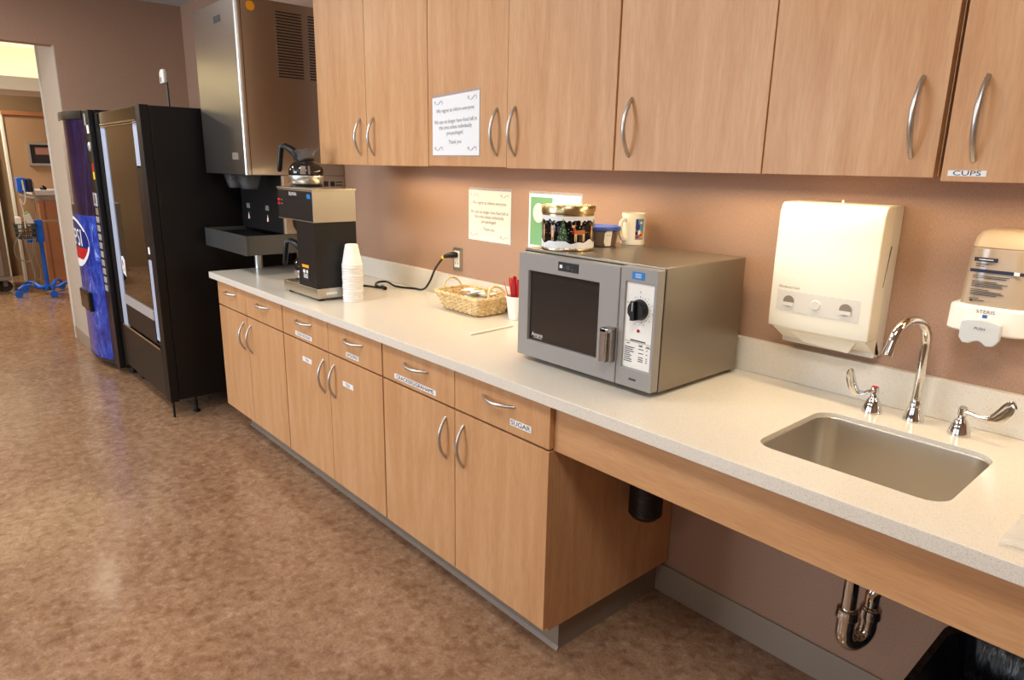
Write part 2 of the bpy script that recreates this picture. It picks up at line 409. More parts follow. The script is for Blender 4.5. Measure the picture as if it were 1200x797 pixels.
# grey cart
p = thing('utility_cart', 'grey cart on casters at the left edge of the doorway view', 'cart', (-8.1, -1.35, 0))
obj('body', MB().box(-8.45, -7.9, -1.75, -1.03, 0.17, 0.93), 'cart_gray', p, 0.01)
obj('side_rail', MB().box(-8.45, -7.9, -1.03, -0.985, 0.15, 0.95), 'wall_brown', p, 0.004)
obj('base_tray', MB().box(-8.46, -7.88, -1.76, -0.98, 0.13, 0.17), 'cart_gray', p, 0.005)
for x, y in ((-7.97, -1.03), (-8.38, -1.03), (-7.97, -1.68), (-8.38, -1.68)):
    k = obj('caster', MB().box(x - 0.014, x + 0.03, y - 0.025, y + 0.012, 0.06, 0.132), 'base_dark', p)
    obj('wheel', MB().sm_(True).lathe([(0.02, -0.013), (0.055, -0.013), (0.058, -0.006), (0.058, 0.006), (0.055, 0.013), (0.02, 0.013)], (x, y, 0.058), 20, 'X'), 'rubber', k)
# blue patient monitor stand
SX, SY = -7.57, -0.705
p = thing('monitor_stand', 'blue wheeled equipment stand with basket beyond the doorway', 'equipment stand', (SX, SY, 0))
pl = MB().sm_(True); pl.cyl((SX, SY, 0.06), 0.019, 0.56, n=14)
obj('pole', pl, 'equip_blue', p)
obj('upper_pole', MB().sm_(True).cyl((SX, SY, 0.62), 0.011, 0.56, n=12), 'chrome', p)
hub = MB().sm_(True).cyl((SX, SY, 0.045), 0.045, 0.05, n=18)
obj('hub', hub, 'equip_blue', p)
for k in range(5):
    a = math.radians(-70 + 72 * k); dx, dy = math.cos(a), math.sin(a)
    lg = MB().sm_(True)
    lg.tube([(SX + dx * r, SY + dy * r, z) for r, z in ((0.03, 0.075), (0.10, 0.075), (0.16, 0.115), (0.24, 0.12), (0.29, 0.09))], [0.022, 0.022, 0.02, 0.018, 0.014], 8, flat=0.7)
    lo = obj('leg', lg, 'equip_blue', p)
    ex, ey = SX + dx * 0.29, SY + dy * 0.29
    wh = MB().sm_(True).lathe([(0.01, -0.012), (0.036, -0.012), (0.038, 0), (0.036, 0.012), (0.01, 0.012)], (ex, ey, 0.038), 16, 'X')
    wh.cyl((ex, ey, 0.05), 0.008, 0.045, n=8)
    obj('wheel', wh, 'equip_blue', lo)
mc = MB().box(SX - 0.08, SX + 0.02, SY - 0.04, SY + 0.035, 0.56, 0.79)
obj('clamp_block', mc, 'equip_blue', p, 0.008)
obj('bracket', MB().box(SX - 0.02, SX + 0.03, SY - 0.12, SY - 0.03, 0.56, 0.59), 'equip_blue', p, 0.006)
obj('handlebar', MB().sm_(True).cyl((SX, SY + 0.02, 0.775), 0.016, 0.22, 'Y', 12), 'chrome', p)
bk = MB().sm_(True)
bx0, bx1, by0, by1 = SX - 0.10, SX + 0.14, SY - 0.21, SY - 0.035
for z, gx in ((0.61, 0.02), (0.66, 0.012), (0.71, 0.006), (0.76, 0)):
    bk.tube([(bx0 + gx, by0 + gx, z), (bx1 - gx, by0 + gx, z), (bx1 - gx, by1 - gx, z), (bx0 + gx, by1 - gx, z)], 0.006, 6, True)
for i in range(6):
    x = bx0 + 0.01 + (bx1 - bx0 - 0.02) * i / 5
    bk.tube([(x, by0, 0.76), (x, by0 + 0.02, 0.61), (x, by1 - 0.02, 0.61), (x, by1, 0.76)], 0.004, 5)
for i in range(5):
    y = by0 + 0.01 + (by1 - by0 - 0.02) * i / 4
    bk.tube([(bx0, y, 0.76), (bx0 + 0.02, y, 0.61), (bx1 - 0.02, y, 0.61), (bx1, y, 0.76)], 0.004, 5)
obj('basket', bk, 'dark_slate_plastic', p)
ml = MB().sm_(True)
ml.tube([(SX - 0.01, SY - 0.01, 1.02), (SX + 0.02, SY - 0.06, 1.035), (SX + 0.02, SY - 0.12, 1.06)], 0.018, 8)
obj('monitor_arm', ml, 'white_plastic', p)
mo = thing('patient_monitor', 'bright blue boxy monitor mounted high on the wheeled stand', 'monitor', (SX + 0.02, SY - 0.09, 1.08))
obj('housing', MB().box(SX - 0.05, SX + 0.12, SY - 0.145, SY - 0.07, 1.075, 1.225), 'equip_blue', mo, 0.012)
obj('screen_bezel', MB().box(SX - 0.04, SX + 0.10, SY - 0.07, SY - 0.01, 1.08, 1.215), 'navy', mo, 0.014)
obj('carry_handle', MB().sm_(True).tube([(SX + 0.125, SY - 0.10, 1.2), (SX + 0.14, SY - 0.10, 1.14), (SX + 0.14, SY - 0.10, 1.10)], 0.007, 8), 'offwhite_plastic', mo)
def cable(pts, r, label, m='cart_gray', sub=4):
    P = [Vector(q) for q in pts]; out = []
    P = [P[0]] + P + [P[-1]]
    for i in range(1, len(P) - 2):
        for k in range(sub):
            t = k / sub
            out.append(0.5 * ((2 * P[i]) + (P[i + 1] - P[i - 1]) * t + (2 * P[i - 1] - 5 * P[i] + 4 * P[i + 1] - P[i + 2]) * t * t + (-P[i - 1] + 3 * P[i] - 3 * P[i + 1] + P[i + 2]) * t ** 3))
    out.append(P[-2])
    return out
c1 = MB().sm_(True)
x0 = SX + 0.15
c1.tube(cable([(x0, SY - 0.16, 0.70), (x0, SY - 0.25, 0.55), (x0, SY - 0.24, 0.42), (x0, SY - 0.14, 0.38), (x0, SY - 0.10, 0.5), (x0, SY - 0.08, 0.62)], 0, ''), 0.006, 6)
c1.tube(cable([(x0, SY - 0.17, 0.62), (x0, SY - 0.12, 0.46), (x0, SY - 0.11, 0.25), (x0, SY - 0.15, 0.12)], 0, ''), 0.007, 6)
c1.tube(cable([(x0, SY - 0.06, 0.62), (x0, SY - 0.09, 0.46), (x0, SY - 0.06, 0.30), (x0, SY - 0.07, 0.19), (x0, SY - 0.11, 0.19)], 0, ''), 0.006, 6)
c1.tube(cable([(x0, SY - 0.15, 0.6), (x0, SY - 0.13, 0.4), (x0, SY - 0.11, 0.2)], 0, ''), 0.011, 6)
o = obj('cable_bundle', c1, 'cart_gray', origin=(x0, SY - 0.15, 0.6)); tag(o, 'loops of grey cable hanging from the stand basket', 'cables')
c1 = MB().sm_(True).tube(cable([(x0, SY - 0.10, 1.19), (x0, SY - 0.095, 1.04), (x0, SY - 0.12, 0.96), (x0, SY - 0.145, 1.02), (x0, SY - 0.13, 0.86), (x0, SY - 0.135, 0.72)], 0, ''), 0.006, 6)
obj('cord', c1, 'offwhite_plastic', mo)
o = thing('handheld_device', 'grey handheld device with green top in the stand basket', 'device', (SX + 0.02, SY - 0.08, 0.75))
obj('body', MB().obox((SX + 0.04, SY - 0.085, 0.80), (0.025, 0, 0), (0, 0.03, 0.012), (0, -0.016, 0.055)), 'offwhite_plastic', o, 0.006)
obj('top_button', MB().obox((SX + 0.04, SY - 0.103, 0.862), (0.022, 0, 0), (0, 0.026, 0.01), (0, -0.003, 0.008)), 'green', o)
o = obj('supply_box', MB().box(SX + 0.0, SX + 0.1, SY - 0.20, SY - 0.155, 0.68, 0.83), 'white_plastic', bevel=0.004, origin=(SX, SY - 0.18, 0.62)); tag(o, 'small white box standing in the stand basket', 'box')

# ------------------------------------------------------------------ cabinets
def bow(x, y, z, ax, L=0.142, out=0.028, n=16, r=0.0052):
    """bow handle whose ends touch the front at (x, y, z); ax 'Z' upright, 'X' level"""
    pts, rs = [], []
    for i in range(n + 1):
        t = i / n; d = (t - 0.5) * L; q = out * (math.sin(PI * t) ** 0.8)
        pts.append((x, y - q, z + d) if ax == 'Z' else (x + d, y - q, z))
        rs.append(r * (0.85 + 0.25 * math.sin(PI * t)))
    return MB().sm_(True).tube(pts, rs, 10)
DF = 0.6001; DB = 0.580
HD, HB, HT = 0.6953, 0.1416, 0.826
def strip(x0, x1, zc, y, h, txt, size, sx=1.0):
    """paper label strip with its lettering, on a front facing -Y"""
    s = MB().box(x0, x1, y - 0.0012, y, zc - h / 2, zc + h / 2); s.mi = 1
    if txt: s.text(txt, ((x0 + x1) / 2, y - 0.0012, zc), (1, 0, 0), (0, 0, 1), size, sx=sx)
    return s
def base_cabinet(xa, xm, xb, label, dl, tl):
    p = thing('base_cabinet', label, 'cabinet', ((xa + xb) / 2, -0.3, 0), 'base cabinets under the counter')
    body = MB().box(xa, xb, -DB, -0.004, 0.13, 0.8300)
    body.mi = 1; body.box(xa + 0.003, xb - 0.003, -DB - 0.0006, -DB, 0.142, 0.8300)
    obj('body', body, ['maple_vertical', 'cabinet_gap'], p)
    for i, (a, b_) in enumerate(((xa, xm), (xm, xb))):
        g = 0.0017
        ga = 0.004 if i == 0 else g; gb = g if i == 0 else 0.004
        if xb > -0.01 and i == 1: gb = 0.0
        d = obj('drawer', MB().box(a + ga, b_ - gb, -DF, -DB - 0.0006, HD + 0.0035, HT), 'maple_vertical', p, 0.001)
        obj('handle', bow((a + b_) / 2 + (0.0 if i else 0.0), -DF, 0.780, 'X', L=0.138), 'brushed_nickel', d)
        if dl[i]: obj('label_strip', strip(*dl[i]), ['label_white', 'ink_black'], d)
        dr = obj('door', MB().box(a + ga, b_ - gb, -DF, -DB - 0.0006, HB, HD - 0.004), 'maple_vertical', p, 0.001)
        obj('handle', bow(b_ - 0.046 if i == 0 else a + 0.046, -DF, 0.586, 'Z', L=0.140), 'brushed_nickel', dr)
        if tl[i]: obj('label_strip', strip(*tl[i]), ['label_white', 'ink_black'], dr)
    return p
def S(x0, x1, z, h, txt, size, sx): return (x0, x1, z, -DF, h, txt, size, sx)
base_cabinet(-2.4901, -2.1068, -1.6814, 'base cabinet without paper labels, beside the black vending machine', (None, None), (None, None))
base_cabinet(-1.6814, -1.2525, -0.8417, 'base cabinet in the middle of the row, small label on each door', (S(-1.552, -1.397, 0.720, 0.018, 'COLD SPOONS', 0.016, 1.15), S(-1.104, -1.010, 0.722, 0.018, 'SPOONS', 0.017, 1.25)), (S(-1.494, -1.410, 0.619, 0.020, 'TEA', 0.016, 1.2), S(-1.142, -1.060, 0.596, 0.020, 'TEA', 0.016, 1.2)))
base_cabinet(-0.8417, -0.4171, 0.0, 'base cabinet labelled for crackers and sugar, nearest the open sink bay', (S(-0.762, -0.516, 0.720, 0.018, 'CRACKERS/GRAHAMS', 0.0185, 1.22), S(-0.157, -0.070, 0.733, 0.019, 'SUGAR', 0.0195, 1.3)), (None, None))

# upper cabinets
DU, HU, UT = 0.33, 1.4234, 2.36
def upper_cabinet(xa, doors, xb, label, z0=HU, extra=None):
    p = thing('wall_cabinet', label, 'cabinet', ((xa + xb) / 2, -0.15, z0), 'wall cabinets above the counter')
    b = MB(); t = 0.018
    b.box(xa, xa + t, -0.308, -0.002, z0 + 0.004, UT); b.box(xb - t, xb, -0.308, -0.002, z0 + 0.004, UT)
    b.box(xa + t, xb - t, -0.308, -0.002, UT - t, UT); b.box(xa + t, xb - t, -0.308, -0.002, z0 + 0.035, z0 + 0.035 + t)
    b.box(xa + t, xb - t, -0.012, -0.002, z0 + 0.035 + t, UT - t)
    b.mi = 1; b.box(xa + 0.002, xb - 0.002, -0.309, -0.306, z0 + 0.008, UT)
    obj('body', b, ['maple_vertical', 'cabinet_gap'], p)
    for i, (a, c, hx, dz) in enumerate(doors):
        d = obj('door', MB().box(a, c, -DU, -0.3092, z0 + dz, UT), 'maple_vertical', p, 0.001)
        obj('handle', bow(hx, -DU, z0 + 0.1105, 'Z', L=0.146, out=0.03), 'brushed_nickel', d)
        if extra: obj('label_strip', strip(*extra), ['label_white', 'ink_black'], d)
    return p
upper_cabinet(-1.7852, [(-1.785, -1.3675, -1.415, 0), (-1.3645, -0.934, -1.309, 0)], -0.9325, 'first wall cabinet, beside the stainless ice dispenser')
upper_cabinet(-0.9325, [(-0.9305, -0.502, -0.549, 0.003), (-0.5005, -0.0625, -0.463, 0)], -0.0593, 'wall cabinet with the taped notice sheet on its door')
upper_cabinet(-0.0593, [(-0.0563, 0.3733, -0.008, 0), (0.3768, 0.7255, 0.682, 0)], 0.7275, 'wall cabinet directly above the microwave and towel dispenser')
upper_cabinet(0.7345, [(0.7385, 1.19, 0.787, 0)], 1.60, 'rightmost wall cabinet, labelled for cups', HU - 0.006, (0.7495, 0.8115, 1.4325, -DU, 0.0105, 'CUPS', 0.0125, 1.55))
# under-cabinet lights
for i, (a, b_) in enumerate(((-1.62, -1.0), (-0.85, -0.15), (0.02, 0.66), (0.80, 1.5))):
    p = thing('undercabinet_light', ('slim lamp under the first wall cabinet near the coffee maker', 'slim lamp under the wall cabinet with the notice', 'slim lamp under the wall cabinet over the microwave', 'slim lamp under the cups cabinet')[i], 'lamp', ((a + b_) / 2, -0.2, HU + 0.03), 'slim lamps under the wall cabinets')
    h = MB().box(a, b_, -0.255, -0.145, 1.4535, 1.4582).box(a, b_, -0.155, -0.145, 1.4262, 1.4535)  # unseen rear lip, added to throw a band of shade on the wall top
    obj('housing', h, 'white_plastic', p)
    obj('tube', MB().sm_(True).cyl((a + 0.02, -0.2, 1.4485), 0.0048, b_ - a - 0.04, 'X', 12), 'lamp_warm', p)

# ------------------------------------------------------------------ countertop, sink, apron
HC, TC, DC = 0.8636, 0.0325, 0.6251
XL, XR = -2.5336, 1.75
hole = rrect(0.517, 0.884, -0.502, -0.172, 0.045, 6)
def slab():
    bm = bmesh.new()
    outer = [(XL, -DC), (XR, -DC), (XR, -0.001), (XL, -0.001)]
    vo = [bm.verts.new((x, y, HC)) for x, y in outer]; vi = [bm.verts.new((x, y, HC)) for x, y in hole]
    es = [bm.edges.new((vo[i], vo[(i + 1) % 4])) for i in range(4)] + [bm.edges.new((vi[i], vi[(i + 1) % len(vi)])) for i in range(len(vi))]
    r = bmesh.ops.triangle_fill(bm, use_beauty=True, edges=es)
    fs = [f for f in bm.faces]
    bmesh.ops.recalc_face_normals(bm, faces=fs)
    mb = MB(); idx = {v: i for i, v in enumerate(bm.verts)}; n = len(idx)
    vs = [tuple(v.co) for v in bm.verts] + [(v.co.x, v.co.y, HC - TC) for v in bm.verts]
    tops = [[idx[v] for v in f.verts] for f in fs]
    io = [idx[v] for v in vo]; ii = [idx[v] for v in vi]
    faces = tops + [[i + n for i in f][::-1] for f in tops]
    for ring in (io, ii):
        for k in range(len(ring)):
            a, b_ = ring[k], ring[(k + 1) % len(ring)]; faces.append([a, b_, b_ + n, a + n])
    mb.add(vs, faces); bm.free()
    return mb
ct = thing('countertop', 'long speckled cream quartz countertop with a sink cut-out', 'countertop', (0, -0.3, HC - TC))
obj('slab', slab(), 'quartz', ct, 0.002)
obj('backsplash', MB().box(-2.17, XR, -0.0202, -0.001, HC + 0.0004, HC + 0.0973), 'quartz', ct, 0.0015)
sk = thing('sink', 'undermount stainless sink basin set in the countertop', 'sink', (0.70, -0.34, 0.70))
rings = []
def hole_ring(g, z, r): return [(x, y, z) for x, y in rrect(0.517 + g, 0.884 - g, -0.502 + g, -0.172 - g, r, 6)]
for g, z, r in ((0.0006, HC - 0.011, 0.045), (0.001, HC - 0.014, 0.045), (0.001, HC - TC, 0.045), (0.002, 0.70, 0.046), (0.006, 0.682, 0.045), (0.016, 0.670, 0.04), (0.03, 0.667, 0.03)):
    rings.append(hole_ring(g, z, r))
mb = MB().sm_(True).loft(rings, cap=False)
o = obj('basin', mb, 'sink_steel', sk)
sol = o.modifiers.new('s', 'SOLIDIFY'); sol.thickness = 0.0012; sol.offset = -1
obj('drain', MB().sm_(True).lathe([(0.0, 0.0), (0.02, 0.0), (0.032, 0.003), (0.042, 0.004), (0.043, 0.0)], (0.70, -0.33, 0.6675), 28), 'chrome', sk)
o = obj('sink_apron', MB().box(0.0015, XR, -0.583, -0.563, 0.6935, HC - TC - 0.0015), 'maple_horizontal', bevel=0.001, origin=(0.9, -0.573, 0.7)); tag(o, 'wooden apron panel under the counter edge in front of the sink', 'panel')

# faucet set
fx, fy = 0.690, -0.080
p = thing('faucet', 'chrome gooseneck faucet with two wing lever handles behind the sink', 'faucet', (fx, fy, HC + 0.0004))
obj('spout_base', MB().sm_(True).lathe([(0.0, 0.0), (0.0225, 0.0), (0.0225, 0.006), (0.020, 0.012), (0.0155, 0.030), (0.0135, 0.040), (0.0135, 0.046), (0.0115, 0.048), (0.0115, 0.056), (0.0, 0.056)], (fx, fy, HC), 28), 'chrome', p)
dirn = Vector((-0.30, -0.95, 0)).normalized()
R_ = 0.058
pts = [Vector((fx, fy, HC + 0.05)), Vector((fx, fy, HC + 0.12)), Vector((fx, fy, HC + 0.185))]
cc = Vector((fx, fy, HC + 0.190)) + dirn * R_
for i in range(15):
    a = PI - (PI * 0.93) * i / 14
    pts.append(cc + dirn * (R_ * math.cos(a)) + Vector((0, 0, R_ * math.sin(a))))
last = pts[-1]; tdir = (pts[-1] - pts[-2]).normalized()
pts.append(last + tdir * 0.028)
obj('spout', MB().sm_(True).tube(pts, 0.0105, 16), 'chrome', p)
obj('spout_tip', MB().sm_(True).tube([pts[-1] - tdir * 0.012, pts[-1] + tdir * 0.004], 0.0125, 16), 'chrome', p)
def valve(vx, vy, ang, rise, dotmat):
    k = obj('valve_base', MB().sm_(True).lathe([(0.0, 0.0), (0.0235, 0.0), (0.0235, 0.004), (0.017, 0.026), (0.012, 0.036), (0.008, 0.040), (0.008, 0.052), (0.0, 0.053)], (vx, vy, HC), 28), 'chrome', p)
    d = Vector((math.cos(ang), math.sin(ang), 0)); sd = Vector((-d.y, d.x, 0))
    hub = MB().sm_(True).cyl((vx, vy, HC + 0.047), 0.0095, 0.017, n=16)
    # blade: narrow arm that widens into an upturned wing
    k_ = rise
    secs = [(0.004, 0.0560, 0.0055, 0.006), (0.020, 0.0555, 0.0045, 0.006), (0.038, 0.0535, 0.0045, 0.0045), (0.055, 0.0535 + 0.1 * (k_ - 0.1), 0.0085, 0.003), (0.068, 0.060 + 0.3 * (k_ - 0.1), 0.0125, 0.0024), (0.080, 0.072 + 0.5 * (k_ - 0.1), 0.0145, 0.0022), (0.090, 0.088 + 0.8 * (k_ - 0.1), 0.0145, 0.0022), (0.095, 0.100 + (k_ - 0.1), 0.011, 0.002), (0.097, 0.106 + (k_ - 0.1), 0.004, 0.0015)]
    rings = []
    for i, (s, h, wd, th) in enumerate(secs):
        q = secs[min(i + 1, len(secs) - 1)]; r = secs[max(i - 1, 0)]
        tg = Vector((q[0] - r[0], q[1] - r[1])).normalized(); nn = Vector((-tg.y, tg.x))
        c = Vector((vx, vy, HC + h)) + d * s
        nv = d * nn.x + Vector((0, 0, nn.y))
        rings.append([c + nv * (wd * math.cos(a)) + sd * (th * math.sin(a)) for a in [2 * PI * j / 12 for j in range(12)]])
    hub.loft(rings)
    h = obj('lever_handle', hub, 'chrome', p)
    obj('index_dot', MB().sm_(True).cyl((vx, vy, HC + 0.064), 0.007, 0.002, n=14), dotmat, h)
valve(0.602, -0.095, math.radians(252), 0.115, 'red')
valve(0.789, -0.093, math.radians(-16), 0.102, 'brushed_nickel')

# plumbing below
p = thing('drain_trap', 'chrome P-trap drain pipe hanging under the sink', 'drain pipe', (0.695, -0.31, 0.35))
tx, ty = 0.694, -0.315
obj('tailpiece', MB().sm_(True).cyl((tx, ty, 0.445), 0.0165, 0.222, n=20), 'chrome', p)
d = Vector((0.35, 0.93, 0)).normalized(); rr = 0.036
ub = [Vector((tx, ty, 0.46)), Vector((tx, ty, 0.415))]
c0 = Vector((tx, ty, 0.405)) + d * rr
for i in range(13):
    a = PI + PI * i / 12
    ub.append(c0 + d * (rr * math.cos(a)) + Vector((0, 0, rr * math.sin(a))))
e = ub[-1]; ub += [e + Vector((0, 0, 0.03)), e + Vector((0, 0, 0.05))]
obj('bend', MB().sm_(True).tube(ub, 0.0205, 20), 'chrome', p)
e2 = e + Vector((0, 0, 0.05))
wa = [e2 - Vector((0, 0, 0.01)), e2 + Vector((0, 0, 0.03)), e2 + Vector((0.004, 0.012, 0.055)), e2 + Vector((0.012, 0.04, 0.068)), e2 + Vector((0.02, 0.09, 0.07)), Vector((e2.x + 0.02, -0.003, e2.z + 0.07))]
obj('wall_arm', MB().sm_(True).tube(wa, 0.0165, 18), 'chrome', p)
for c in ((tx, ty, 0.455), (tx, ty, 0.640), (e.x, e.y, e.z + 0.035)):
    obj('slip_nut', MB().sm_(True).lathe([(0.018, -0.012), (0.025, -0.012), (0.026, -0.008), (0.024, 0.004), (0.024, 0.010), (0.018, 0.012)], c, 20), 'chrome', p)
p = thing('ribbed_canister', 'black ribbed canister hanging under the counter beside the cabinet side', 'canister', (0.077, -0.26, 0.41))
prof = [(0.0, 0.408), (0.022, 0.409), (0.040, 0.419), (0.046, 0.428)]
z = 0.430
while z < 0.79: prof += [(0.048, z), (0.0505, z + 0.003), (0.048, z + 0.006)]; z += 0.0075
prof += [(0.046, 0.80), (0.0, 0.80)]
obj('body', MB().sm_(True).lathe(prof, (0.077, -0.26, 0), 28), 'ribbed_black', p)
obj('neck', MB().sm_(True).cyl((0.077, -0.26, 0.80), 0.02, HC - TC - 0.80 - 0.0005, n=16), 'black_plastic', p)
obj('blue_tag', MB().sm_(True).tube([(0.077 + 0.0515 * math.cos(a), -0.26 + 0.0515 * math.sin(a), 0.533) for a in [math.radians(-75 + 8 * i) for i in range(7)]], 0.006, 6), 'navy', p)

# trash can
p = thing('trash_can', 'grey waste bin with black liner under the counter at right', 'trash can', (1.02, -0.30, 0))
def ringr(g, z, r=0.05, wob=0.0):
    pts = rrect(0.845 + g, 1.20 - g, -0.53 + g, -0.09 - g, r, 6)
    return [(x + wob * math.sin(11 * i), y + wob * math.cos(7 * i), z) for i, (x, y) in enumerate(pts)]
obj('bin', MB().sm_(True).loft([ringr(0.06, 0.002), ringr(0.045, 0.1), ringr(0.015, 0.34), ringr(0.008, 0.405)], True, False), 'rubber', p)
obj('liner', MB().sm_(True).loft([ringr(0.001, 0.27, wob=0.004), ringr(-0.002, 0.34, wob=0.003), ringr(-0.004, 0.40, wob=0.002), ringr(0.002, 0.418, wob=0.001), ringr(0.014, 0.41, wob=0.002), ringr(0.03, 0.33, wob=0.008), ringr(0.06, 0.25, wob=0.012), ringr(0.12, 0.22, 0.03, wob=0.01)], False, True), 'bag_black', p)
# clear wrap on the counter
random.seed(3)
f = MB().sm_(True); nx, ny = 9, 9
g = [[Vector((0.985 + 0.016 * i, -0.585 + 0.017 * j + 0.004 * math.sin(i), HC + 0.002 + 0.012 * abs(math.sin(i * 1.3 + j * 0.9)) * (0.4 + 0.6 * random.random()))) for j in range(ny)] for i in range(nx)]
vs = [v for r in g for v in r]
f.add(vs, [(i * ny + j, (i + 1) * ny + j, (i + 1) * ny + j + 1, i * ny + j + 1) for i in range(nx - 1) for j in range(ny - 1)])
o = obj('plastic_wrap', f, 'clear_plastic', origin=(1.05, -0.52, HC)); tag(o, 'crumpled clear plastic wrap at the right end of the counter', 'plastic wrap')
so = o.modifiers.new('s', 'SOLIDIFY'); so.thickness = 0.0004
# ------------------------------------------------------------------ microwave
XA, XB, YN, YF = -0.306, 0.206, -0.420, -0.455
Z0, Z1 = HC + 0.012, 1.1965
mw = thing('microwave', 'grey metal countertop microwave with dial beneath the wall cabinets', 'microwave', (-0.05, -0.25, HC))
cs = MB().box(XA, XB, YN, -0.055, Z0, Z1)
obj('case', cs, 'mw_case', mw, 0.003)
obj('front_gasket', MB().box(XA + 0.008, XB - 0.006, YN - 0.006, YN, Z0 + 0.002, Z1 - 0.006), 'black_plastic', mw)
for x in (XA + 0.04, XB - 0.04):
    for y in (YN + 0.04, -0.10):
        obj('foot', MB().sm_(True).cyl((x, y, HC + 0.0004), 0.014, 0.0125, n=14), 'rubber', mw)
wx0, wx1, wz0, wz1 = -0.252, 0.020, 0.931, 1.1375
dx0, dx1, dz0, dz1 = XA + 0.012, 0.0885, 0.880, 1.188
yb = YN - 0.006
def frame(o0, o1, p0, p1, i0, i1, j0, j1, yf, yb):
    """one-piece rectangular frame: outer o0..o1 x p0..p1, opening i0..i1 x j0..j1"""
    vs = []
    for y in (yf, yb):
        vs += [(o0, y, p0), (o1, y, p0), (o1, y, p1), (o0, y, p1), (i0, y, j0), (i1, y, j0), (i1, y, j1), (i0, y, j1)]
    fs = []
    for k in range(4):
        q = (k + 1) % 4
        fs += [(k, q, q + 4, k + 4), (k + 8, k + 12, q + 12, q + 8), (k, k + 8, q + 8, q), (k + 4, q + 4, q + 12, k + 12)]
    return MB().add(vs, fs)
bmd = obj('door', frame(dx0, dx1, dz0, dz1, wx0, wx1, wz0, wz1, YF, yb), 'mw_front', mw, 0.003)
wd = MB().box(wx0 - 0.001, wx1 + 0.001, YF + 0.010, YF + 0.014, wz0 - 0.001, wz1 + 0.001)
wn = obj('window', wd, 'oven_window', bmd)
lt = MB().text('Amana', (-0.219, YF + 0.010, 0.949), (1, 0, 0), (0, 0, 1), 0.0165, off=0.0004)
lt.text('COMMERCIAL', (-0.216, YF + 0.010, 0.940), (1, 0, 0), (0, 0, 1), 0.0055, off=0.0004)
obj('lettering', lt, 'ink_white', bmd)
hb = MB().box(0.058, 0.080, YF - 0.034, YF - 0.022, 0.938, 1.030).box(0.058, 0.0875, YF - 0.034, YF, 1.018, 1.030).box(0.076, 0.0875, YF - 0.024, YF, 0.938, 1.024)
obj('handle', hb, 'stainless_flat', bmd, 0.0025)
bd = MB().box(-0.131, -0.055, YF - 0.0015, YF, 1.152, 1.177); bd.mi = 1
for a, b_, c, d in ((-0.129, -0.057, 1.1745, 1.1752), (-0.129, -0.057, 1.1538, 1.1545), (-0.129, -0.1283, 1.154, 1.175), (-0.0577, -0.057, 1.154, 1.175)): bd.box(a, b_, YF - 0.002, YF - 0.0015, c, d)
bd.mi = 2
bd.box(-0.125, -0.115, YF - 0.002, YF - 0.0015, 1.160, 1.169); bd.mi = 1
bd.box(-0.111, -0.105, YF - 0.002, YF - 0.0015, 1.160, 1.166)
bd.prism([(-0.101 + 0.008 * (1 + math.cos(q)), 1.1635 + 0.0065 * math.sin(q)) for q in [2 * PI * k / 14 for k in range(14)]], YF - 0.002, YF - 0.0015)
bd.box(-0.082, -0.075, YF - 0.002, YF - 0.0015, 1.168, 1.170).box(-0.082, -0.074, YF - 0.002, YF - 0.0015, 1.157, 1.163).box(-0.070, -0.062, YF - 0.002, YF - 0.0015, 1.158, 1.1605)
obj('badge', bd, ['black_plastic', 'ink_gray', 'ink_white'], bmd)
# control side
px0, px1, pz0, pz1 = 0.0915, 0.206, 0.880, 1.192
qx0, qx1, qz0, qz1 = 0.108, 0.197, 0.932, 1.154
cpo = obj('control_panel', frame(px0, px1, pz0, pz1, qx0, qx1, qz0, qz1, YF, yb), 'mw_front', mw, 0.003)
YP = YF + 0.006
fp = MB().box(qx0 - 0.001, qx1 + 0.001, YP, YP + 0.004, qz0 - 0.001, qz1 + 0.001); fp.mi = 1
kc = (0.1525, 1.087)
for i in range(26):
    a = math.radians(90 - 360 * i / 26)
    r0, r1 = (0.0305, 0.0345) if i % 2 == 0 else (0.031, 0.033)
    ca, sa = math.cos(a), math.sin(a)
    w_ = 0.0006
    fp.prism([(kc[0] + r0 * ca - w_ * sa, kc[1] + r0 * sa + w_ * ca), (kc[0] + r1 * ca - w_ * sa, kc[1] + r1 * sa + w_ * ca), (kc[0] + r1 * ca + w_ * sa, kc[1] + r1 * sa - w_ * ca), (kc[0] + r0 * ca + w_ * sa, kc[1] + r0 * sa - w_ * ca)], YP - 0.0006, YP)
fp.text('0', (kc[0], YP, 1.1315), (1, 0, 0), (0, 0, 1), 0.007)
for tx_, ang in (('1', 50), ('2', 22), ('3', -8), ('4', -38), ('5', -68), ('6', -108), ('8', 200), ('10', 160)):
    fp.text(tx_, (kc[0] + 0.040 * math.cos(math.radians(ang)), YP, kc[1] + 0.040 * math.sin(math.radians(ang))), (1, 0, 0), (0, 0, 1), 0.0065)
random.seed(5)
fp.box(0.129, 0.177, YP - 0.0006, YP, 1.0045, 1.0075)
fp.box(0.112, 0.196, YP - 0.0006, YP, 1.0015, 1.0022)
fp.box(0.118, 0.127, YP - 0.0006, YP, 0.995, 0.997)
for c0_, c1_ in ((0.155, 0.172), (0.178, 0.195)):
    for z in (0.9955, 0.9925): fp.box(c0_ + 0.003 * random.random(), c1_ - 0.004 * random.random(), YP - 0.0006, YP, z, z + 0.0017)
for i in range(8):
    z = 0.985 - 0.0053 * i
    fp.box(0.112, 0.128 + 0.016 * random.random(), YP - 0.0006, YP, z, z + 0.0021)
    if i % 2 == 0 or i == 5:
        fp.box(0.157, 0.172, YP - 0.0006, YP, z, z + 0.002); fp.box(0.181, 0.185, YP - 0.0006, YP, z, z + 0.002)
obj('face_plate', fp, ['white_plastic', 'ink_black'], cpo)
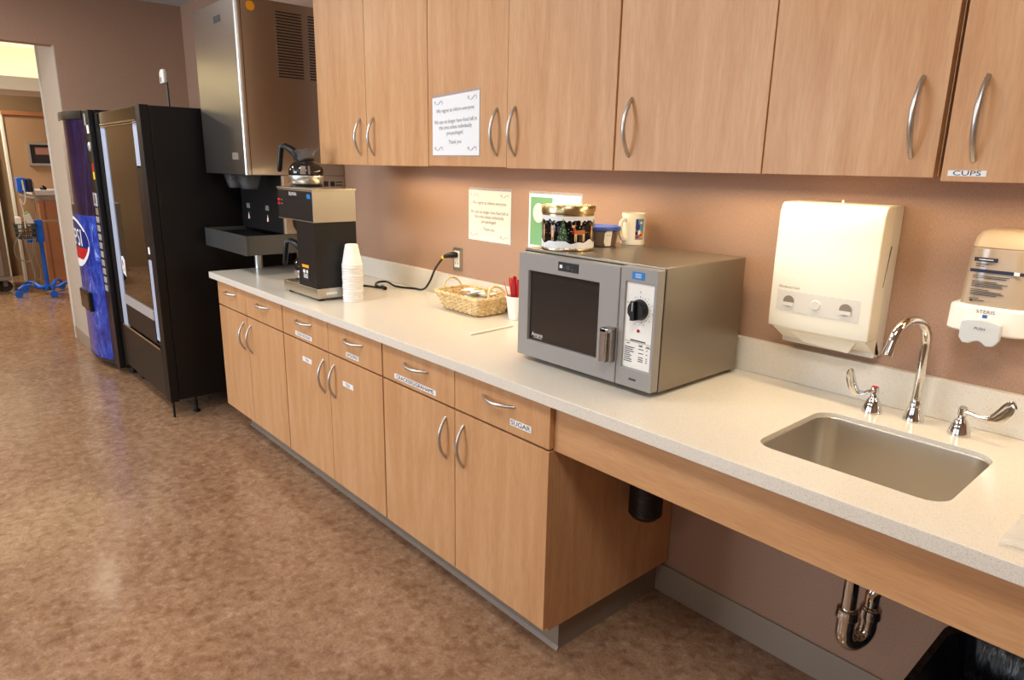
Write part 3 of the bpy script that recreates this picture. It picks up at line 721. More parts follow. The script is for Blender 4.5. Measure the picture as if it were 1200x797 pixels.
kn = MB().sm_(True).lathe([(0.0, -0.020), (0.0235, -0.020), (0.025, -0.018), (0.026, -0.003), (0.027, 0.0)], (kc[0], YP, kc[1]), 32, 'Y')
kn.sm_(False).obox((kc[0] - 0.002, YP - 0.023, kc[1]), (0.006, 0, 0.0006), (0, 0.006, 0), (-0.001, 0, 0.0245))
ko = obj('knob', kn, 'black_plastic', cpo)
obj('pointer_line', MB().box(kc[0] - 0.0022, kc[0] - 0.0008, YP - 0.0296, YP - 0.029, kc[1], kc[1] + 0.022), 'ink_white', ko)
obj('indicator_light', MB().sm_(True).cyl((0.1525, YP - 0.002, 1.0325), 0.0042, 0.002, 'Y', 16), 'dark_red', cpo)
st = MB().box(0.128, 0.166, YF - 0.001, YF, 1.163, 1.182); st.mi = 1
for z in (1.176, 1.172, 1.168): st.box(0.138, 0.156, YF - 0.0014, YF - 0.001, z, z + 0.0012)
obj('sticker', st, ['blue_sticker', 'paper_white'], cpo)
obj('release_badge', MB().box(0.136, 0.158, YF - 0.0012, YF, 0.9015, 0.9065), 'ink_gray', cpo)

# ------------------------------------------------------------------ things on the microwave
ZT = Z1
def clip(poly, a, lo):
    """keep the part of poly with s >= a (lo) or s <= a"""
    out = []
    for i in range(len(poly)):
        p, q = poly[i], poly[(i + 1) % len(poly)]
        pin = (p[0] >= a) if lo else (p[0] <= a); qin = (q[0] >= a) if lo else (q[0] <= a)
        if pin: out.append(p)
        if pin != qin:
            t = (a - p[0]) / (q[0] - p[0]); out.append((a, p[1] + t * (q[1] - p[1])))
    return out
def wrap(mb, poly, c, R, a0, off, step=0.006):
    """lay a flat outline (s along the curve, z up) on an upright cylinder"""
    R = R + off
    s0 = min(p[0] for p in poly); s1 = max(p[0] for p in poly)
    k = max(1, int(math.ceil((s1 - s0) / step)))
    for i in range(k):
        lo, hi = s0 + (s1 - s0) * i / k, s0 + (s1 - s0) * (i + 1) / k
        q = clip(clip(poly, lo, True), hi, False)
        if len(q) >= 3:
            mb.add([(c[0] + R * math.cos(a0 + s / R), c[1] + R * math.sin(a0 + s / R), c[2] + z) for s, z in q], [tuple(range(len(q)))])
def ell(cx, cy, rx, ry, n=14): return [(cx + rx * math.cos(2 * PI * i / n), cy + ry * math.sin(2 * PI * i / n)) for i in range(n)]
tc = (-0.215, -0.335, ZT); TR = 0.0765
tin = thing('cookie_tin', 'round winter scene cookie tin with gold lid on the microwave', 'tin', tc)
tbody = MB().sm_(True).lathe([(0.0, 0.0008), (TR - 0.002, 0.0008), (TR, 0.003), (TR, 0.104), (TR - 0.002, 0.106), (0.0, 0.106)], tc, 56)
obj('lid', MB().sm_(True).lathe([(TR + 0.0005, 0.103), (TR + 0.003, 0.104), (TR + 0.0035, 0.108), (TR + 0.003, 0.124), (TR + 0.001, 0.1275), (TR - 0.006, 0.128), (TR - 0.009, 0.126), (0.0, 0.126)], tc, 56), 'gold_metal', tin)
A0 = math.radians(-46)
sn = MB().sm_(True)
N = 96
def zs(i): return 0.027 + 0.004 * math.sin(2 * PI * i / N * 5 + 1.0) + 0.003 * math.sin(2 * PI * i / N * 11)
def zt_(i): return 0.088 + 0.0035 * math.sin(2 * PI * i / N * 17) * math.sin(2 * PI * i / N * 5 + 0.4) - 0.002 * (i % 3)
def ringwall(f0, f1, off):
    vs = []; fs = []
    for i in range(N):
        a = 2 * PI * i / N
        for z in (f0(i), f1(i)): vs.append((tc[0] + (TR + off) * math.cos(a), tc[1] + (TR + off) * math.sin(a), ZT + z))
    for i in range(N):
        j = (i + 1) % N; fs.append((2 * i, 2 * j, 2 * j + 1, 2 * i + 1))
    sn.add(vs, fs)
ringwall(lambda i: 0.007, zs, 0.0006); ringwall(zt_, lambda i: 0.099, 0.0006)
tbody.merge(sn, 1)
gb = MB().sm_(True)
gb.lathe([(TR + 0.0002, 0.0012), (TR + 0.0012, 0.002), (TR + 0.0012, 0.006), (TR + 0.0002, 0.008)], tc, 56)
gb.lathe([(TR + 0.0002, 0.0985), (TR + 0.001, 0.099), (TR + 0.001, 0.1025), (TR + 0.0002, 0.103)], tc, 56)
gb.sm_(False)
for i in range(60):
    a = 2 * PI * i / 60
    if i % 2 == 0: wrap(gb, [(a * TR - 0.002, 0.008), (a * TR + 0.002, 0.008), (a * TR, 0.011)], tc, TR, 0, 0.0012)
tbody.merge(gb, 2)
tr = MB()
tx0 = -0.015
for k in range(5):
    zb = 0.029 + 0.0105 * k; wb = 0.021 - 0.0036 * k
    wrap(tr, [(tx0 - wb, zb), (tx0 + wb, zb), (tx0, zb + 0.021)], tc, TR, A0, 0.0009 + 0.0001 * k)
tr.mi = 1
random.seed(11)
for k in range(16):
    z = 0.032 + 0.045 * random.random(); hw = 0.016 * (1 - (z - 0.03) / 0.056)
    s0 = tx0 + (2 * random.random() - 1) * hw
    wrap(tr, ell(s0, z, 0.0012, 0.0016, 8), tc, TR, A0, 0.0017)
tr.mi = 2
wrap(tr, ell(tx0, 0.0895, 0.0035, 0.0035, 5), tc, TR, A0, 0.0017)
tbody.merge(tr, 3)
dp = MB()
def deer_side(s0, f=1):
    dp.mi = 0
    wrap(dp, [(s0 - 0.018 * f, 0.048), (s0 - 0.018 * f, 0.060), (s0 + 0.014 * f, 0.061), (s0 + 0.017 * f, 0.056), (s0 + 0.015 * f, 0.047)][::f], tc, TR, A0, 0.0009)
    wrap(dp, [(s0 - 0.021 * f, 0.056), (s0 - 0.013 * f, 0.056), (s0 - 0.017 * f, 0.071), (s0 - 0.022 * f, 0.071)][::f], tc, TR, A0, 0.001)
    dp.mi = 1
    wrap(dp, ell(s0 - 0.021 * f, 0.071, 0.0055, 0.004, 10), tc, TR, A0, 0.0012)
    wrap(dp, [(s0 - 0.027 * f, 0.076), (s0 - 0.025 * f, 0.0725), (s0 - 0.023 * f, 0.074)], tc, TR, A0, 0.0012)
    wrap(dp, [(s0 - 0.018 * f, 0.074), (s0 - 0.016 * f, 0.0725), (s0 - 0.014 * f, 0.076)], tc, TR, A0, 0.0012)
    for q in (-0.0165, -0.0125, 0.009, 0.013):
        wrap(dp, [(s0 + q * f, 0.028), (s0 + q * f + 0.0022, 0.028), (s0 + q * f + 0.003, 0.050), (s0 + q * f - 0.001, 0.050)], tc, TR, A0, 0.0011)
    for q in (-0.026, -0.017):
        wrap(dp, [(s0 + q * f, 0.075), (s0 + q * f + 0.0009, 0.075), (s0 + (q + (0.002 if q > -0.02 else -0.002)) * f + 0.0006, 0.084), (s0 + (q + (0.002 if q > -0.02 else -0.002)) * f, 0.084)], tc, TR, A0, 0.0011)
    dp.mi = 2
    wrap(dp, [(s0 - 0.022 * f, 0.061), (s0 - 0.014 * f, 0.063), (s0 - 0.016 * f, 0.066), (s0 - 0.022 * f, 0.064)], tc, TR, A0, 0.0013)
    wrap(dp, [(s0 - 0.024 * f, 0.050), (s0 - 0.021 * f, 0.050), (s0 - 0.018 * f, 0.062), (s0 - 0.021 * f, 0.062)], tc, TR, A0, 0.0013)
def deer_front(s0):
    dp.mi = 0; wrap(dp, ell(s0, 0.052, 0.0058, 0.014, 14), tc, TR, A0, 0.0009)
    dp.mi = 1; wrap(dp, ell(s0, 0.051, 0.0036, 0.012, 12), tc, TR, A0, 0.0011)
    wrap(dp, ell(s0, 0.067, 0.004, 0.0045, 10), tc, TR, A0, 0.0012)
    for q in (-0.0035, 0.0015): wrap(dp, [(s0 + q, 0.028), (s0 + q + 0.002, 0.028), (s0 + q + 0.002, 0.045), (s0 + q, 0.045)], tc, TR, A0, 0.001)
    for q in (-1, 1): wrap(dp, [(s0 + q * 0.002, 0.070), (s0 + q * 0.003, 0.070), (s0 + q * 0.006, 0.077), (s0 + q * 0.005, 0.077)], tc, TR, A0, 0.0011)
deer_side(0.036); deer_front(-0.047); deer_front(0.082); deer_front(-0.085); deer_side(0.15); deer_side(-0.15, -1)
dp.mi = 3
random.seed(4)
for k in range(34): wrap(dp, ell(-0.11 + 0.22 * random.random(), 0.045 + 0.042 * random.random(), 0.0009, 0.0009, 6), tc, TR, A0, 0.0008)
dp.mi = 1; wrap(dp, ell(0.038, 0.080, 0.003, 0.003, 5), tc, TR, A0, 0.001)
tbody.merge(dp, 6)
obj('body', tbody, ['black_gloss', 'paper_white', 'gold_metal', 'dark_green', 'deer_tan', 'yellow', 'deer_brown', 'deer_tan', 'red', 'paper_white'], tin)

cc_ = (-0.224, -0.183, ZT)
tub = thing('plastic_tub', 'clear tub with brown contents and blue lid between tin and mug', 'container', cc_)
obj('tub', MB().sm_(True).lathe([(0.0, 0.0008), (0.049, 0.0008), (0.052, 0.004), (0.060, 0.050), (0.062, 0.053)], cc_, 40), 'tub_plastic', tub)
obj('contents', MB().sm_(True).lathe([(0.0, 0.003), (0.0485, 0.003), (0.0575, 0.046), (0.0, 0.047)], cc_, 36), 'coffee_brown', tub)
obj('lid', MB().sm_(True).lathe([(0.0625, 0.050), (0.0655, 0.050), (0.066, 0.053), (0.064, 0.060), (0.058, 0.061), (0.055, 0.058), (0.0, 0.058)], cc_, 40), 'blue_lid', tub)
tg = MB(); a_ = math.radians(-22)
def conepatch(poly, off):
    vs = []
    for s, z in poly:
        R = 0.052 + (z - 0.004) / 0.046 * 0.008 + off
        vs.append((cc_[0] + R * math.cos(a_ + s / R), cc_[1] + R * math.sin(a_ + s / R), ZT + z))
    tg.add(vs, [tuple(range(len(poly)))])
for i in range(4):
    s0, s1 = -0.012 + 0.006 * i, -0.006 + 0.006 * i
    conepatch([(s0, 0.003 + (0.012 if i == 0 else 0.0)), (s1, 0.003), (s1 + 0.0005, 0.049), (s0, 0.049 - (0.006 if i == 0 else 0))], 0.0008)
tg.mi = 1
for s0, z in ((-0.006, 0.036), (-0.002, 0.033), (0.002, 0.037), (0.005, 0.034)): conepatch([(s0, z), (s0 + 0.003, z + 0.001), (s0 + 0.003, z + 0.002), (s0, z + 0.002)], 0.0014)
obj('paper_label', tg, ['paper_cream', 'ink_black'], tub)

mc_ = (-0.186, -0.068, ZT); MR = 0.0365
mug = thing('coffee_mug', 'white coffee mug with colourful printed picture on microwave top', 'mug', mc_)
mbody = MB().sm_(True).lathe([(0.0, 0.0008), (MR + 0.0005, 0.0008), (MR + 0.001, 0.004), (MR + 0.0008, 0.008), (MR, 0.012), (MR, 0.096), (MR - 0.001, 0.098), (MR - 0.003, 0.097), (MR - 0.004, 0.09), (MR - 0.004, 0.01), (0.0, 0.008)], mc_, 40)
ha = math.radians(-92); hd = Vector((math.cos(ha), math.sin(ha), 0))
hp = [Vector(mc_) + hd * r + Vector((0, 0, z)) for r, z in ((MR - 0.001, 0.078), (MR + 0.012, 0.079), (MR + 0.022, 0.070), (MR + 0.025, 0.052), (MR + 0.021, 0.032), (MR + 0.011, 0.020), (MR - 0.001, 0.018))]
obj('handle', MB().sm_(True).tube(hp, 0.0055, 10, flat=1.3), 'cream_plastic', mug)
pm = MB(); pa = math.radians(-40)
wrap(pm, [(0.0, 0.018), (0.030, 0.018), (0.030, 0.082), (0.0, 0.082)], mc_, MR, pa, 0.0006)
pm.mi = 1; wrap(pm, ell(0.007, 0.057, 0.0075, 0.011), mc_, MR, pa, 0.001); wrap(pm, [(0.0, 0.080), (0.008, 0.080), (0.008, 0.066), (0.0, 0.062)], mc_, MR, pa, 0.0009)
pm.mi = 2; wrap(pm, ell(0.007, 0.026, 0.006, 0.005), mc_, MR, pa, 0.0012); wrap(pm, ell(0.018, 0.032, 0.005, 0.004), mc_, MR, pa, 0.0012)
pm.mi = 3; wrap(pm, ell(0.023, 0.028, 0.006, 0.006), mc_, MR, pa, 0.0011); wrap(pm, ell(0.020, 0.038, 0.004, 0.004), mc_, MR, pa, 0.0011)
pm.mi = 4; wrap(pm, ell(0.013, 0.040, 0.005, 0.008), mc_, MR, pa, 0.0010); wrap(pm, ell(0.019, 0.070, 0.005, 0.004), mc_, MR, pa, 0.0010)
pm.mi = 5; wrap(pm, ell(0.004, 0.038, 0.004, 0.006), mc_, MR, pa, 0.0011)
pm.mi = 6; wrap(pm, [(-0.058, 0.072), (-0.048, 0.072), (-0.048, 0.086), (-0.058, 0.086)], mc_, MR, pa, 0.0006)
mbody.merge(pm, 1)
obj('body', mbody, ['cream_plastic', 'print_sky', 'print_blue', 'red', 'orange', 'paper_white', 'ink_black', 'navy'], mug)

# ------------------------------------------------------------------ notices on door and wall
def notice(name, label, x0, x1, z0, z1, y, paper, shear=0.0, inset=0.006, text=True):
    p = thing(name, label, 'notice', ((x0 + x1) / 2, y, z0))
    sl = MB().prism([(x0 - 0.003, z0 - 0.003), (x1 + 0.004, z0 - 0.005), (x1 + 0.004, z1 + 0.010), (x0 - 0.003, z1 + 0.010 - shear)], y - 0.0008, y)
    obj('plastic_sleeve', sl, 'sleeve', p)
    sh = MB().prism([(x0, z0), (x1, z0), (x1, z1), (x0, z1 - shear)], y - 0.0018, y - 0.0008); 
    if text:
        sh.mi = 1; yy = y - 0.0018; cx = (x0 + x1) / 2; H = z1 - z0; W = x1 - x0
        def T(q, fz, sz): sh.text(q, (cx, yy, z0 + H * fz - shear * 0.3), (1, 0, shear * 0.8 / W), (0, 0, 1), sz, sx=0.92, off=0.0003)
        T('We regret to inform everyone:', 0.755, 0.0185)
        T('We can no longer have food left in', 0.575, 0.0185); T('this area unless individually', 0.480, 0.0185); T('pre-packaged.', 0.385, 0.0185)
        T('Thank you', 0.235, 0.0185)
        for fx_, fz_ in ((0.14, 0.91), (0.86, 0.91), (0.14, 0.11), (0.86, 0.11)):
            bx, bz = x0 + W * fx_, z0 + H * fz_ - (shear * (1 - fx_) if fz_ > 0.5 else 0)
            cur = [(bx - 0.024 + 0.048 * t, yy - 0.0004, bz + 0.0065 * math.sin(2 * PI * t + 2.4)) for t in [k / 18 for k in range(19)]]
            sh.tube(cur, [0.0005 + 0.0010 * math.sin(PI * k / 18) for k in range(19)], 5, flat=0.3)
            for q, sg in ((-0.020, 1), (0.020, -1)):
                cur = [(bx + q + 0.0045 * sg * math.cos(a), yy - 0.0004, bz + 0.001 * sg + 0.0045 * math.sin(a)) for a in [5.0 * k / 12 for k in range(13)]]
                sh.tube(cur, 0.0006, 5, flat=0.3)
    obj('sheet', sh, [paper, 'ink_gray'], p)
    return p
notice('notice_sheet', 'white notice in plastic sleeve taped to a wall cabinet door', -0.902, -0.638, 1.463, 1.668, -0.33, 'paper_white', 0.012)
notice('notice_sheet', 'cream notice in plastic sleeve taped to the wall above basket', -1.113, -0.847, 1.128, 1.332, -0.0002, 'paper_cream', 0.0)
p = notice('poster_sheet', 'white sheet with green block partly hidden behind the cookie tin', -0.742, -0.474, 1.130, 1.332, -0.0002, 'paper_white', 0.0, text=False)
gp = MB().box(-0.732, -0.616, -0.0026, -0.0020, 1.141, 1.320); gp.mi = 1
gp.prism(ell(-0.688, 1.262, 0.030, 0.036, 24), -0.0032, -0.0026)
obj('green_block', gp, ['green', 'paper_cream'], p)

# ------------------------------------------------------------------ towel and soap dispensers
p = thing('towel_dispenser', 'cream folded paper towel dispenser on the wall above the sink', 'dispenser', (0.45, -0.06, 1.0))
x0, x1 = 0.322, 0.577
obj('back_case', MB().box(x0 + 0.012, x1 - 0.004, -0.055, -0.0005, 0.985, 1.357), 'offwhite_plastic', p, 0.004)
rings = []
for z, yo in ((1.036, 0.0), (1.06, 0.002), (1.2, 0.004), (1.33, 0.002), (1.349, -0.004), (1.356, -0.014)):
    r = []
    n_ = 10
    for i in range(n_ + 1):
        t = i / n_; x = x0 + (x1 - x0) * t; bul = 0.007 * (1 - (2 * t - 1) ** 2)
        r.append((x, -0.118 - bul - yo, z))
    r += [(x1 - 0.004, -0.05, z + (0.002 if z > 1.34 else 0)), (x0 + 0.012, -0.05, z + (0.002 if z > 1.34 else 0))]
    rings.append(r)
cv = MB().loft(rings)
obj('cover', cv, 'cream_plastic', p, 0.004)
# sloping chin with the towel slot
ch = MB().prism([(-0.118, 1.036), (-0.05, 1.036), (-0.02, 0.990), (-0.034, 0.986)], x0 + 0.012, x1 - 0.004, 'X')
obj('chin', ch, 'cream_plastic', p, 0.003)
tw = MB().loft([[(0.372, -0.104, 1.030), (0.545, -0.104, 1.028), (0.545, -0.090, 1.026), (0.372, -0.090, 1.028)], [(0.408, -0.088, 1.000), (0.522, -0.084, 0.992), (0.522, -0.078, 0.994), (0.408, -0.080, 1.002)]])
obj('paper_flap', tw, 'cream_plastic', p, 0.002)
def cov_y(x): t = (x - x0) / (x1 - x0); return -0.118 - 0.007 * (1 - (2 * t - 1) ** 2)
sp = MB()
N_ = 12
for i in range(N_):
    a, b_ = 0.342 + 0.210 * i / N_, 0.342 + 0.210 * (i + 1) / N_
    ya, yb_ = cov_y(a) - 0.0032, cov_y(b_) - 0.0032
    sp.add([(a, ya, 1.083), (b_, yb_, 1.081), (b_, yb_, 1.133), (a, ya, 1.135), (a, ya + 0.003, 1.083), (b_, yb_ + 0.003, 1.081), (b_, yb_ + 0.003, 1.133), (a, ya + 0.003, 1.135)], [(0, 1, 2, 3), (3, 2, 6, 7), (0, 4, 5, 1)] + ([(0, 3, 7, 4)] if i == 0 else []) + ([(1, 5, 6, 2)] if i == N_ - 1 else []))
so_ = obj('sight_strip', sp, 'offwhite_plastic', p)
for x in (0.376, 0.519):
    y = cov_y(x) - 0.0035
    c = obj('sight_hole', MB().sm_(True).cyl((x, y - 0.001, 1.108), 0.0145, 0.002, 'Y', 24), 'cart_gray', so_)
for x in (0.376, 0.519):
    y = cov_y(x) - 0.0035
    obj('hole_sill', MB().box(x - 0.0138, x + 0.0138, y - 0.0022, y - 0.001, 1.0955, 1.105), 'offwhite_plastic', so_)
y = cov_y(0.447)
obj('center_button', MB().sm_(True).lathe([(0.0, -0.003), (0.011, -0.003), (0.013, 0.0)], (0.447, y - 0.003, 1.108), 24, 'Y'), 'offwhite_plastic', so_)
lg = MB().text('\u24c0 Kimberly-Clark'.replace('\u24c0 ', ''), (0.377, cov_y(0.377) - 0.0062, 1.144), (1, -0.06, 0), (0, 0, 1), 0.0085)
lg.tube(arc_pts((0.3475, cov_y(0.3475) - 0.0044, 1.144), 0.0028, 0, 2 * PI * 15 / 16, 15), 0.0004, 4, True)
obj('lettering', lg, 'ink_gray', p)
obj('side_slot', MB().prism([(-0.046, 1.262), (-0.049, 1.262), (-0.067, 1.165), (-0.064, 1.163)], x1 - 0.0042, x1 - 0.0030, 'X'), 'ink_black', p)
obj('latch_pin', MB().sm_(True).cyl((0.452, -0.062, 1.3565), 0.0028, 0.008, n=12), 'white_plastic', p)

p = thing('soap_dispenser', 'beige and clear push lever soap dispenser on the wall beyond the faucet', 'dispenser', (0.80, -0.05, 1.1))
sx0, sx1 = 0.742, 0.862
def dring(z, w0, w1, yf, n_=10):
    r = []
    for i in range(n_ + 1):
        t = i / n_; r.append((w0 + (w1 - w0) * t, -yf * (0.80 + 0.20 * (1 - (2 * t - 1) ** 4)), z))
    return r + [(w1, -0.001, z), (w0, -0.001, z)]
obj('top_hood', MB().loft([dring(1.280, sx0 + 0.002, sx1 - 0.002, 0.086), dring(1.300, sx0 + 0.005, sx1 - 0.005, 0.082), dring(1.313, sx0 + 0.012, sx1 - 0.012, 0.070), dring(1.320, sx0 + 0.024, sx1 - 0.024, 0.05)]), 'soap_beige', p, 0.003)
obj('window_shell', MB().loft([dring(1.150, sx0 - 0.002, sx1 + 0.002, 0.092), dring(1.22, sx0, sx1, 0.092), dring(1.280, sx0 + 0.002, sx1 - 0.002, 0.086)]), 'soap_pouch', p, 0.002)
pl = MB(); YY = -0.0928
cxs = (sx0 + sx1) / 2
pl.box(0.757, 0.800, YY - 0.0006, YY, 1.252, 1.2605); pl.box(0.753, 0.850, YY - 0.0006, YY, 1.229, 1.236)
pl.mi = 1
pl.box(0.762, 0.785, YY - 0.0006, YY, 1.2455, 1.2475); pl.box(0.762, 0.778, YY - 0.0006, YY, 1.241, 1.243)
random.seed(9)
for z, w_ in ((1.221, 0.07), (1.217, 0.065), (1.209, 0.05), (1.2055, 0.066), (1.202, 0.062), (1.1985, 0.06), (1.191, 0.034), (1.1875, 0.062), (1.184, 0.064), (1.1805, 0.05), (1.172, 0.02), (1.168, 0.03)):
    pl.box(0.760, 0.760 + w_ * (0.9 + 0.1 * random.random()), YY - 0.0005, YY, z, z + 0.0016)
pl.box(0.762, 0.767, YY - 0.0005, YY, 1.1655, 1.1705)
pl.mi = 2
pl.box(0.766, 0.792, YY - 0.001, YY - 0.0006, 1.2555, 1.2572); pl.box(0.832, 0.842, YY - 0.001, YY - 0.0006, 1.229, 1.236)
obj('printed_label', pl, ['navy', 'ink_gray', 'ink_white'], p)
bn = MB().loft([dring(1.098, 0.728, 0.873, 0.100), dring(1.104, 0.724, 0.876, 0.104), dring(1.151, 0.725, 0.875, 0.104), dring(1.158, 0.727, 0.872, 0.100)])
bo = obj('lower_band', bn, 'white_plastic', p, 0.004)
lt = MB().text('STERIS', (0.798, -0.1044, 1.1475), (1, 0, 0), (0, 0, 1), 0.0105, sx=1.15)
lt.mi = 1; lt.box(0.7935, 0.8025, -0.1050, -0.1042, 1.1345, 1.1415)
obj('lettering', lt, ['ink_gray', 'blue_lid'], bo)
lv = []
prof = [(0.760, 1.126), (0.775, 1.1315), (0.798, 1.1335), (0.820, 1.1315), (0.834, 1.126), (0.834, 1.092), (0.826, 1.079), (0.812, 1.077), (0.803, 1.084), (0.797, 1.086), (0.790, 1.084), (0.780, 1.078), (0.768, 1.079), (0.760, 1.090)]
lo = obj('push_lever', MB().prism(prof, -0.121, -0.103, 'Y'), 'lever_gray', p, 0.003)
obj('lettering', MB().text('PUSH', (0.797, -0.121, 1.113), (1, 0, 0), (0, 0, 1), 0.0085), 'ink_black', lo)

# ------------------------------------------------------------------ ice dispenser
ix0, ix1, iy = -2.752, -2.18, -0.52
p = thing('ice_dispenser', 'stainless wall mounted ice and water dispenser left of wall cabinets', 'ice dispenser', (-2.45, -0.25, 1.0))
rnd = [(ix0, -0.002), (ix1, -0.002), (ix1, iy + 0.014)] + [(ix1 - 0.014 + 0.014 * math.cos(a), iy + 0.014 + 0.014 * math.sin(a)) for a in [-PI / 12 * k for k in range(1, 6)]] + [(ix1 - 0.014, iy), (ix0, iy)]
hs = MB().prism([(q[0], q[1]) for q in rnd], 1.365, 2.162, 'Z')
ho = obj('cabinet_shell', hs, 'stainless', p, 0.003)
obj('corner_trim', MB().prism([(ix1 + 0.0012, iy + 0.016), (ix1 + 0.0012, iy + 0.010), (ix1 - 0.002, iy + 0.002), (ix1 - 0.008, iy - 0.0012), (ix1 - 0.016, iy - 0.0012), (ix1 - 0.016, iy + 0.001), (ix1 - 0.005, iy + 0.004), (ix1 - 0.002, iy + 0.008), (ix1 - 0.001, iy + 0.016)], 1.3655, 2.1615, 'Z'), 'brushed_nickel', p)
obj('seam', MB().box(ix1, ix1 + 0.0008, iy + 0.024, iy + 0.027, 1.366, 2.16), 'ink_black', p)
for y0_, y1_ in ((-0.330, -0.200), (-0.168, -0.04)):
    v = MB().box(ix1, ix1 + 0.001, y0_, y1_, 1.826, 2.120); v.mi = 1
    for k in range(22):
        z = 1.832 + 0.0131 * k
        v.box(ix1 + 0.0005, ix1 + 0.0035, y0_, y1_, z, z + 0.0068)
    obj('vent_grille', v, ['ink_black', 'stainless'], p)
obj('round_sticker', MB().sm_(True).cyl((ix1 + 0.0002, -0.447, 2.124), 0.021, 0.001, 'X', 24), 'orange', p)
obj('nameplate', MB().box(-2.455, -2.365, iy - 0.002, iy, 2.072, 2.102), 'dark_slate_plastic', p, 0.0008)
obj('lower_badge', MB().box(-2.345, -2.265, iy - 0.002, iy, 1.436, 1.470), 'cart_gray', p, 0.0008)
# back column with splash panel
obj('back_column', MB().box(ix0, ix1, -0.335, -0.002, 1.074, 1.3645), 'stainless_flat', p, 0.002)
spl = MB().box(ix0 + 0.004, ix1 - 0.004, -0.345, -0.3355, 1.074, 1.3645)
so_ = obj('splash_panel', spl, 'dark_panel', p, 0.002)
for x in (-2.648, -2.39):
    q = MB().box(x - 0.022, x + 0.022, -0.3462, -0.345, 1.180, 1.206)
    obj('label_plate', q, 'cart_gray', so_)
    q = MB().prism([(x - 0.011, 1.122), (x + 0.011, 1.122), (x, 1.158)], -0.3464, -0.345); q.mi = 1
    q.prism([(x + 0.004, 1.122), (x + 0.018, 1.122), (x + 0.018, 1.134), (x + 0.008, 1.134)], -0.3466, -0.345)
    obj('drop_symbol', q, ['ink_white', 'red'], so_)
obj('splash_edge', MB().box(ix1 - 0.010, ix1 + 0.002, -0.349, -0.336, 1.076, 1.362), 'brushed_nickel', p)
sw = MB().box(ix1, ix1 + 0.003, -0.135, -0.012, 1.298, 1.350); sw.mi = 1
for y0_ in (-0.122, -0.085): sw.box(ix1 + 0.003, ix1 + 0.006, y0_, y0_ + 0.022, 1.310, 1.336)
sw.box(ix1 + 0.003, ix1 + 0.004, -0.056, -0.018, 1.329, 1.334); sw.box(ix1 + 0.003, ix1 + 0.004, -0.056, -0.018, 1.314, 1.319)
obj('switch_plate', sw, ['stainless_flat', 'ink_black'], p)
for x, yy in ((-2.515, -0.450), (-2.335, -0.450)):
    nz = MB().sm_(True).loft([[(x + 0.048 * a, yy + 0.045 * b_, 1.364) for a, b_ in ((-1, -1), (1, -1), (1, 1), (-1, 1))], [(x + 0.030 * a, yy + 0.030 * b_, 1.294) for a, b_ in ((-1, -1), (1, -1), (1, 1), (-1, 1))]], False, False)
    o = obj('nozzle', nz, 'clear_nozzle', p)
    so2 = o.modifiers.new('s', 'SOLIDIFY'); so2.thickness = 0.003
tr = MB()
ty0, ty1, tz0, tz1 = -0.552, -0.335, 0.977, 1.073
for a, b_, c, d in ((ix0 - 0.01, ix1, ty0, ty0 + 0.015), (ix0 - 0.01, ix0 + 0.005, ty0 + 0.015, -0.01), (ix1 - 0.015, ix1, ty0 + 0.015, -0.01)): tr.box(a, b_, c, d, tz0, tz1)
tr.box(ix0 + 0.005, ix1 - 0.015, ty0 + 0.015, -0.01, tz0, tz0 + 0.05)
to = obj('drip_tray', tr, 'gray_tray', p, 0.002)
gr = MB()
for k in range(9): gr.box(ix0 + 0.05, ix1 - 0.05, ty0 + 0.034 + 0.02 * k, ty0 + 0.042 + 0.02 * k, tz1 - 0.022, tz1 - 0.016)
gr.box(ix0 + 0.03, ix0 + 0.05, ty0 + 0.03, ty0 + 0.21, tz1 - 0.046, tz1 - 0.016).box(ix1 - 0.05, ix1 - 0.03, ty0 + 0.03, ty0 + 0.21, tz1 - 0.046, tz1 - 0.016)
obj('grate', gr, 'black_plastic', to)
obj('support_leg', MB().sm_(True).cyl((-2.505, -0.366, HC + 0.0005), 0.021, tz0 - HC - 0.0005, n=20), 'brushed_nickel', p)

# ------------------------------------------------------------------ coffee maker
kx0, kx1, ky0, ky1 = -1.772, -1.440, -0.543, -0.353
p = thing('coffee_maker', 'black and stainless commercial coffee brewer on the counter', 'coffee maker', (-1.6, -0.45, HC))
bs = MB().box(kx0, kx1, ky0, ky1, HC + 0.012, 0.917)
bo = obj('base', bs, 'brass_steel', p, 0.002)
obj('base_grip', MB().box(kx1, kx1 + 0.003, -0.505, -0.455, 0.890, 0.901), 'paper_white', bo, 0.001)
for x in (kx0 + 0.03, kx1 - 0.03):
    for y in (ky0 + 0.025, ky1 - 0.025): obj('foot', MB().sm_(True).cyl((x, y, HC + 0.0004), 0.014, 0.0125, n=14), 'rubber', p)
col = MB().box(-1.610, kx1 - 0.002, ky0 + 0.001, ky1, 0.9175, 1.1915); col.mi = 1; col.box(-1.612, -1.610, ky0 + 0.012, ky1 - 0.012, 0.92, 1.19)
co = obj('column', col, ['dark_panel', 'stainless_flat'], p)
cs = MB().box(-1.572, -1.508, ky0 - 0.0006, ky0 + 0.001, 0.944, 1.010); cs.mi = 1; cs.box(-1.572, -1.508, ky0 - 0.0012, ky0 - 0.0006, 0.998, 1.010)
cs.mi = 2; cs.prism(ell(-1.555, 0.981, 0.011, 0.008), ky0 - 0.0012, ky0 - 0.0006); cs.box(-1.535, -1.520, ky0 - 0.0012, ky0 - 0.0006, 0.975, 0.988)
for z in (0.967, 0.960, 0.954): cs.box(-1.562, -1.522, ky0 - 0.0012, ky0 - 0.0006, z, z + 0.003)
obj('caution_label', cs, ['ink_black', 'orange', 'ink_white'], co)
hd_ = MB().box(kx0 - 0.003, kx1 + 0.001, ky0 - 0.002, ky1 + 0.001, 1.1915, 1.318)
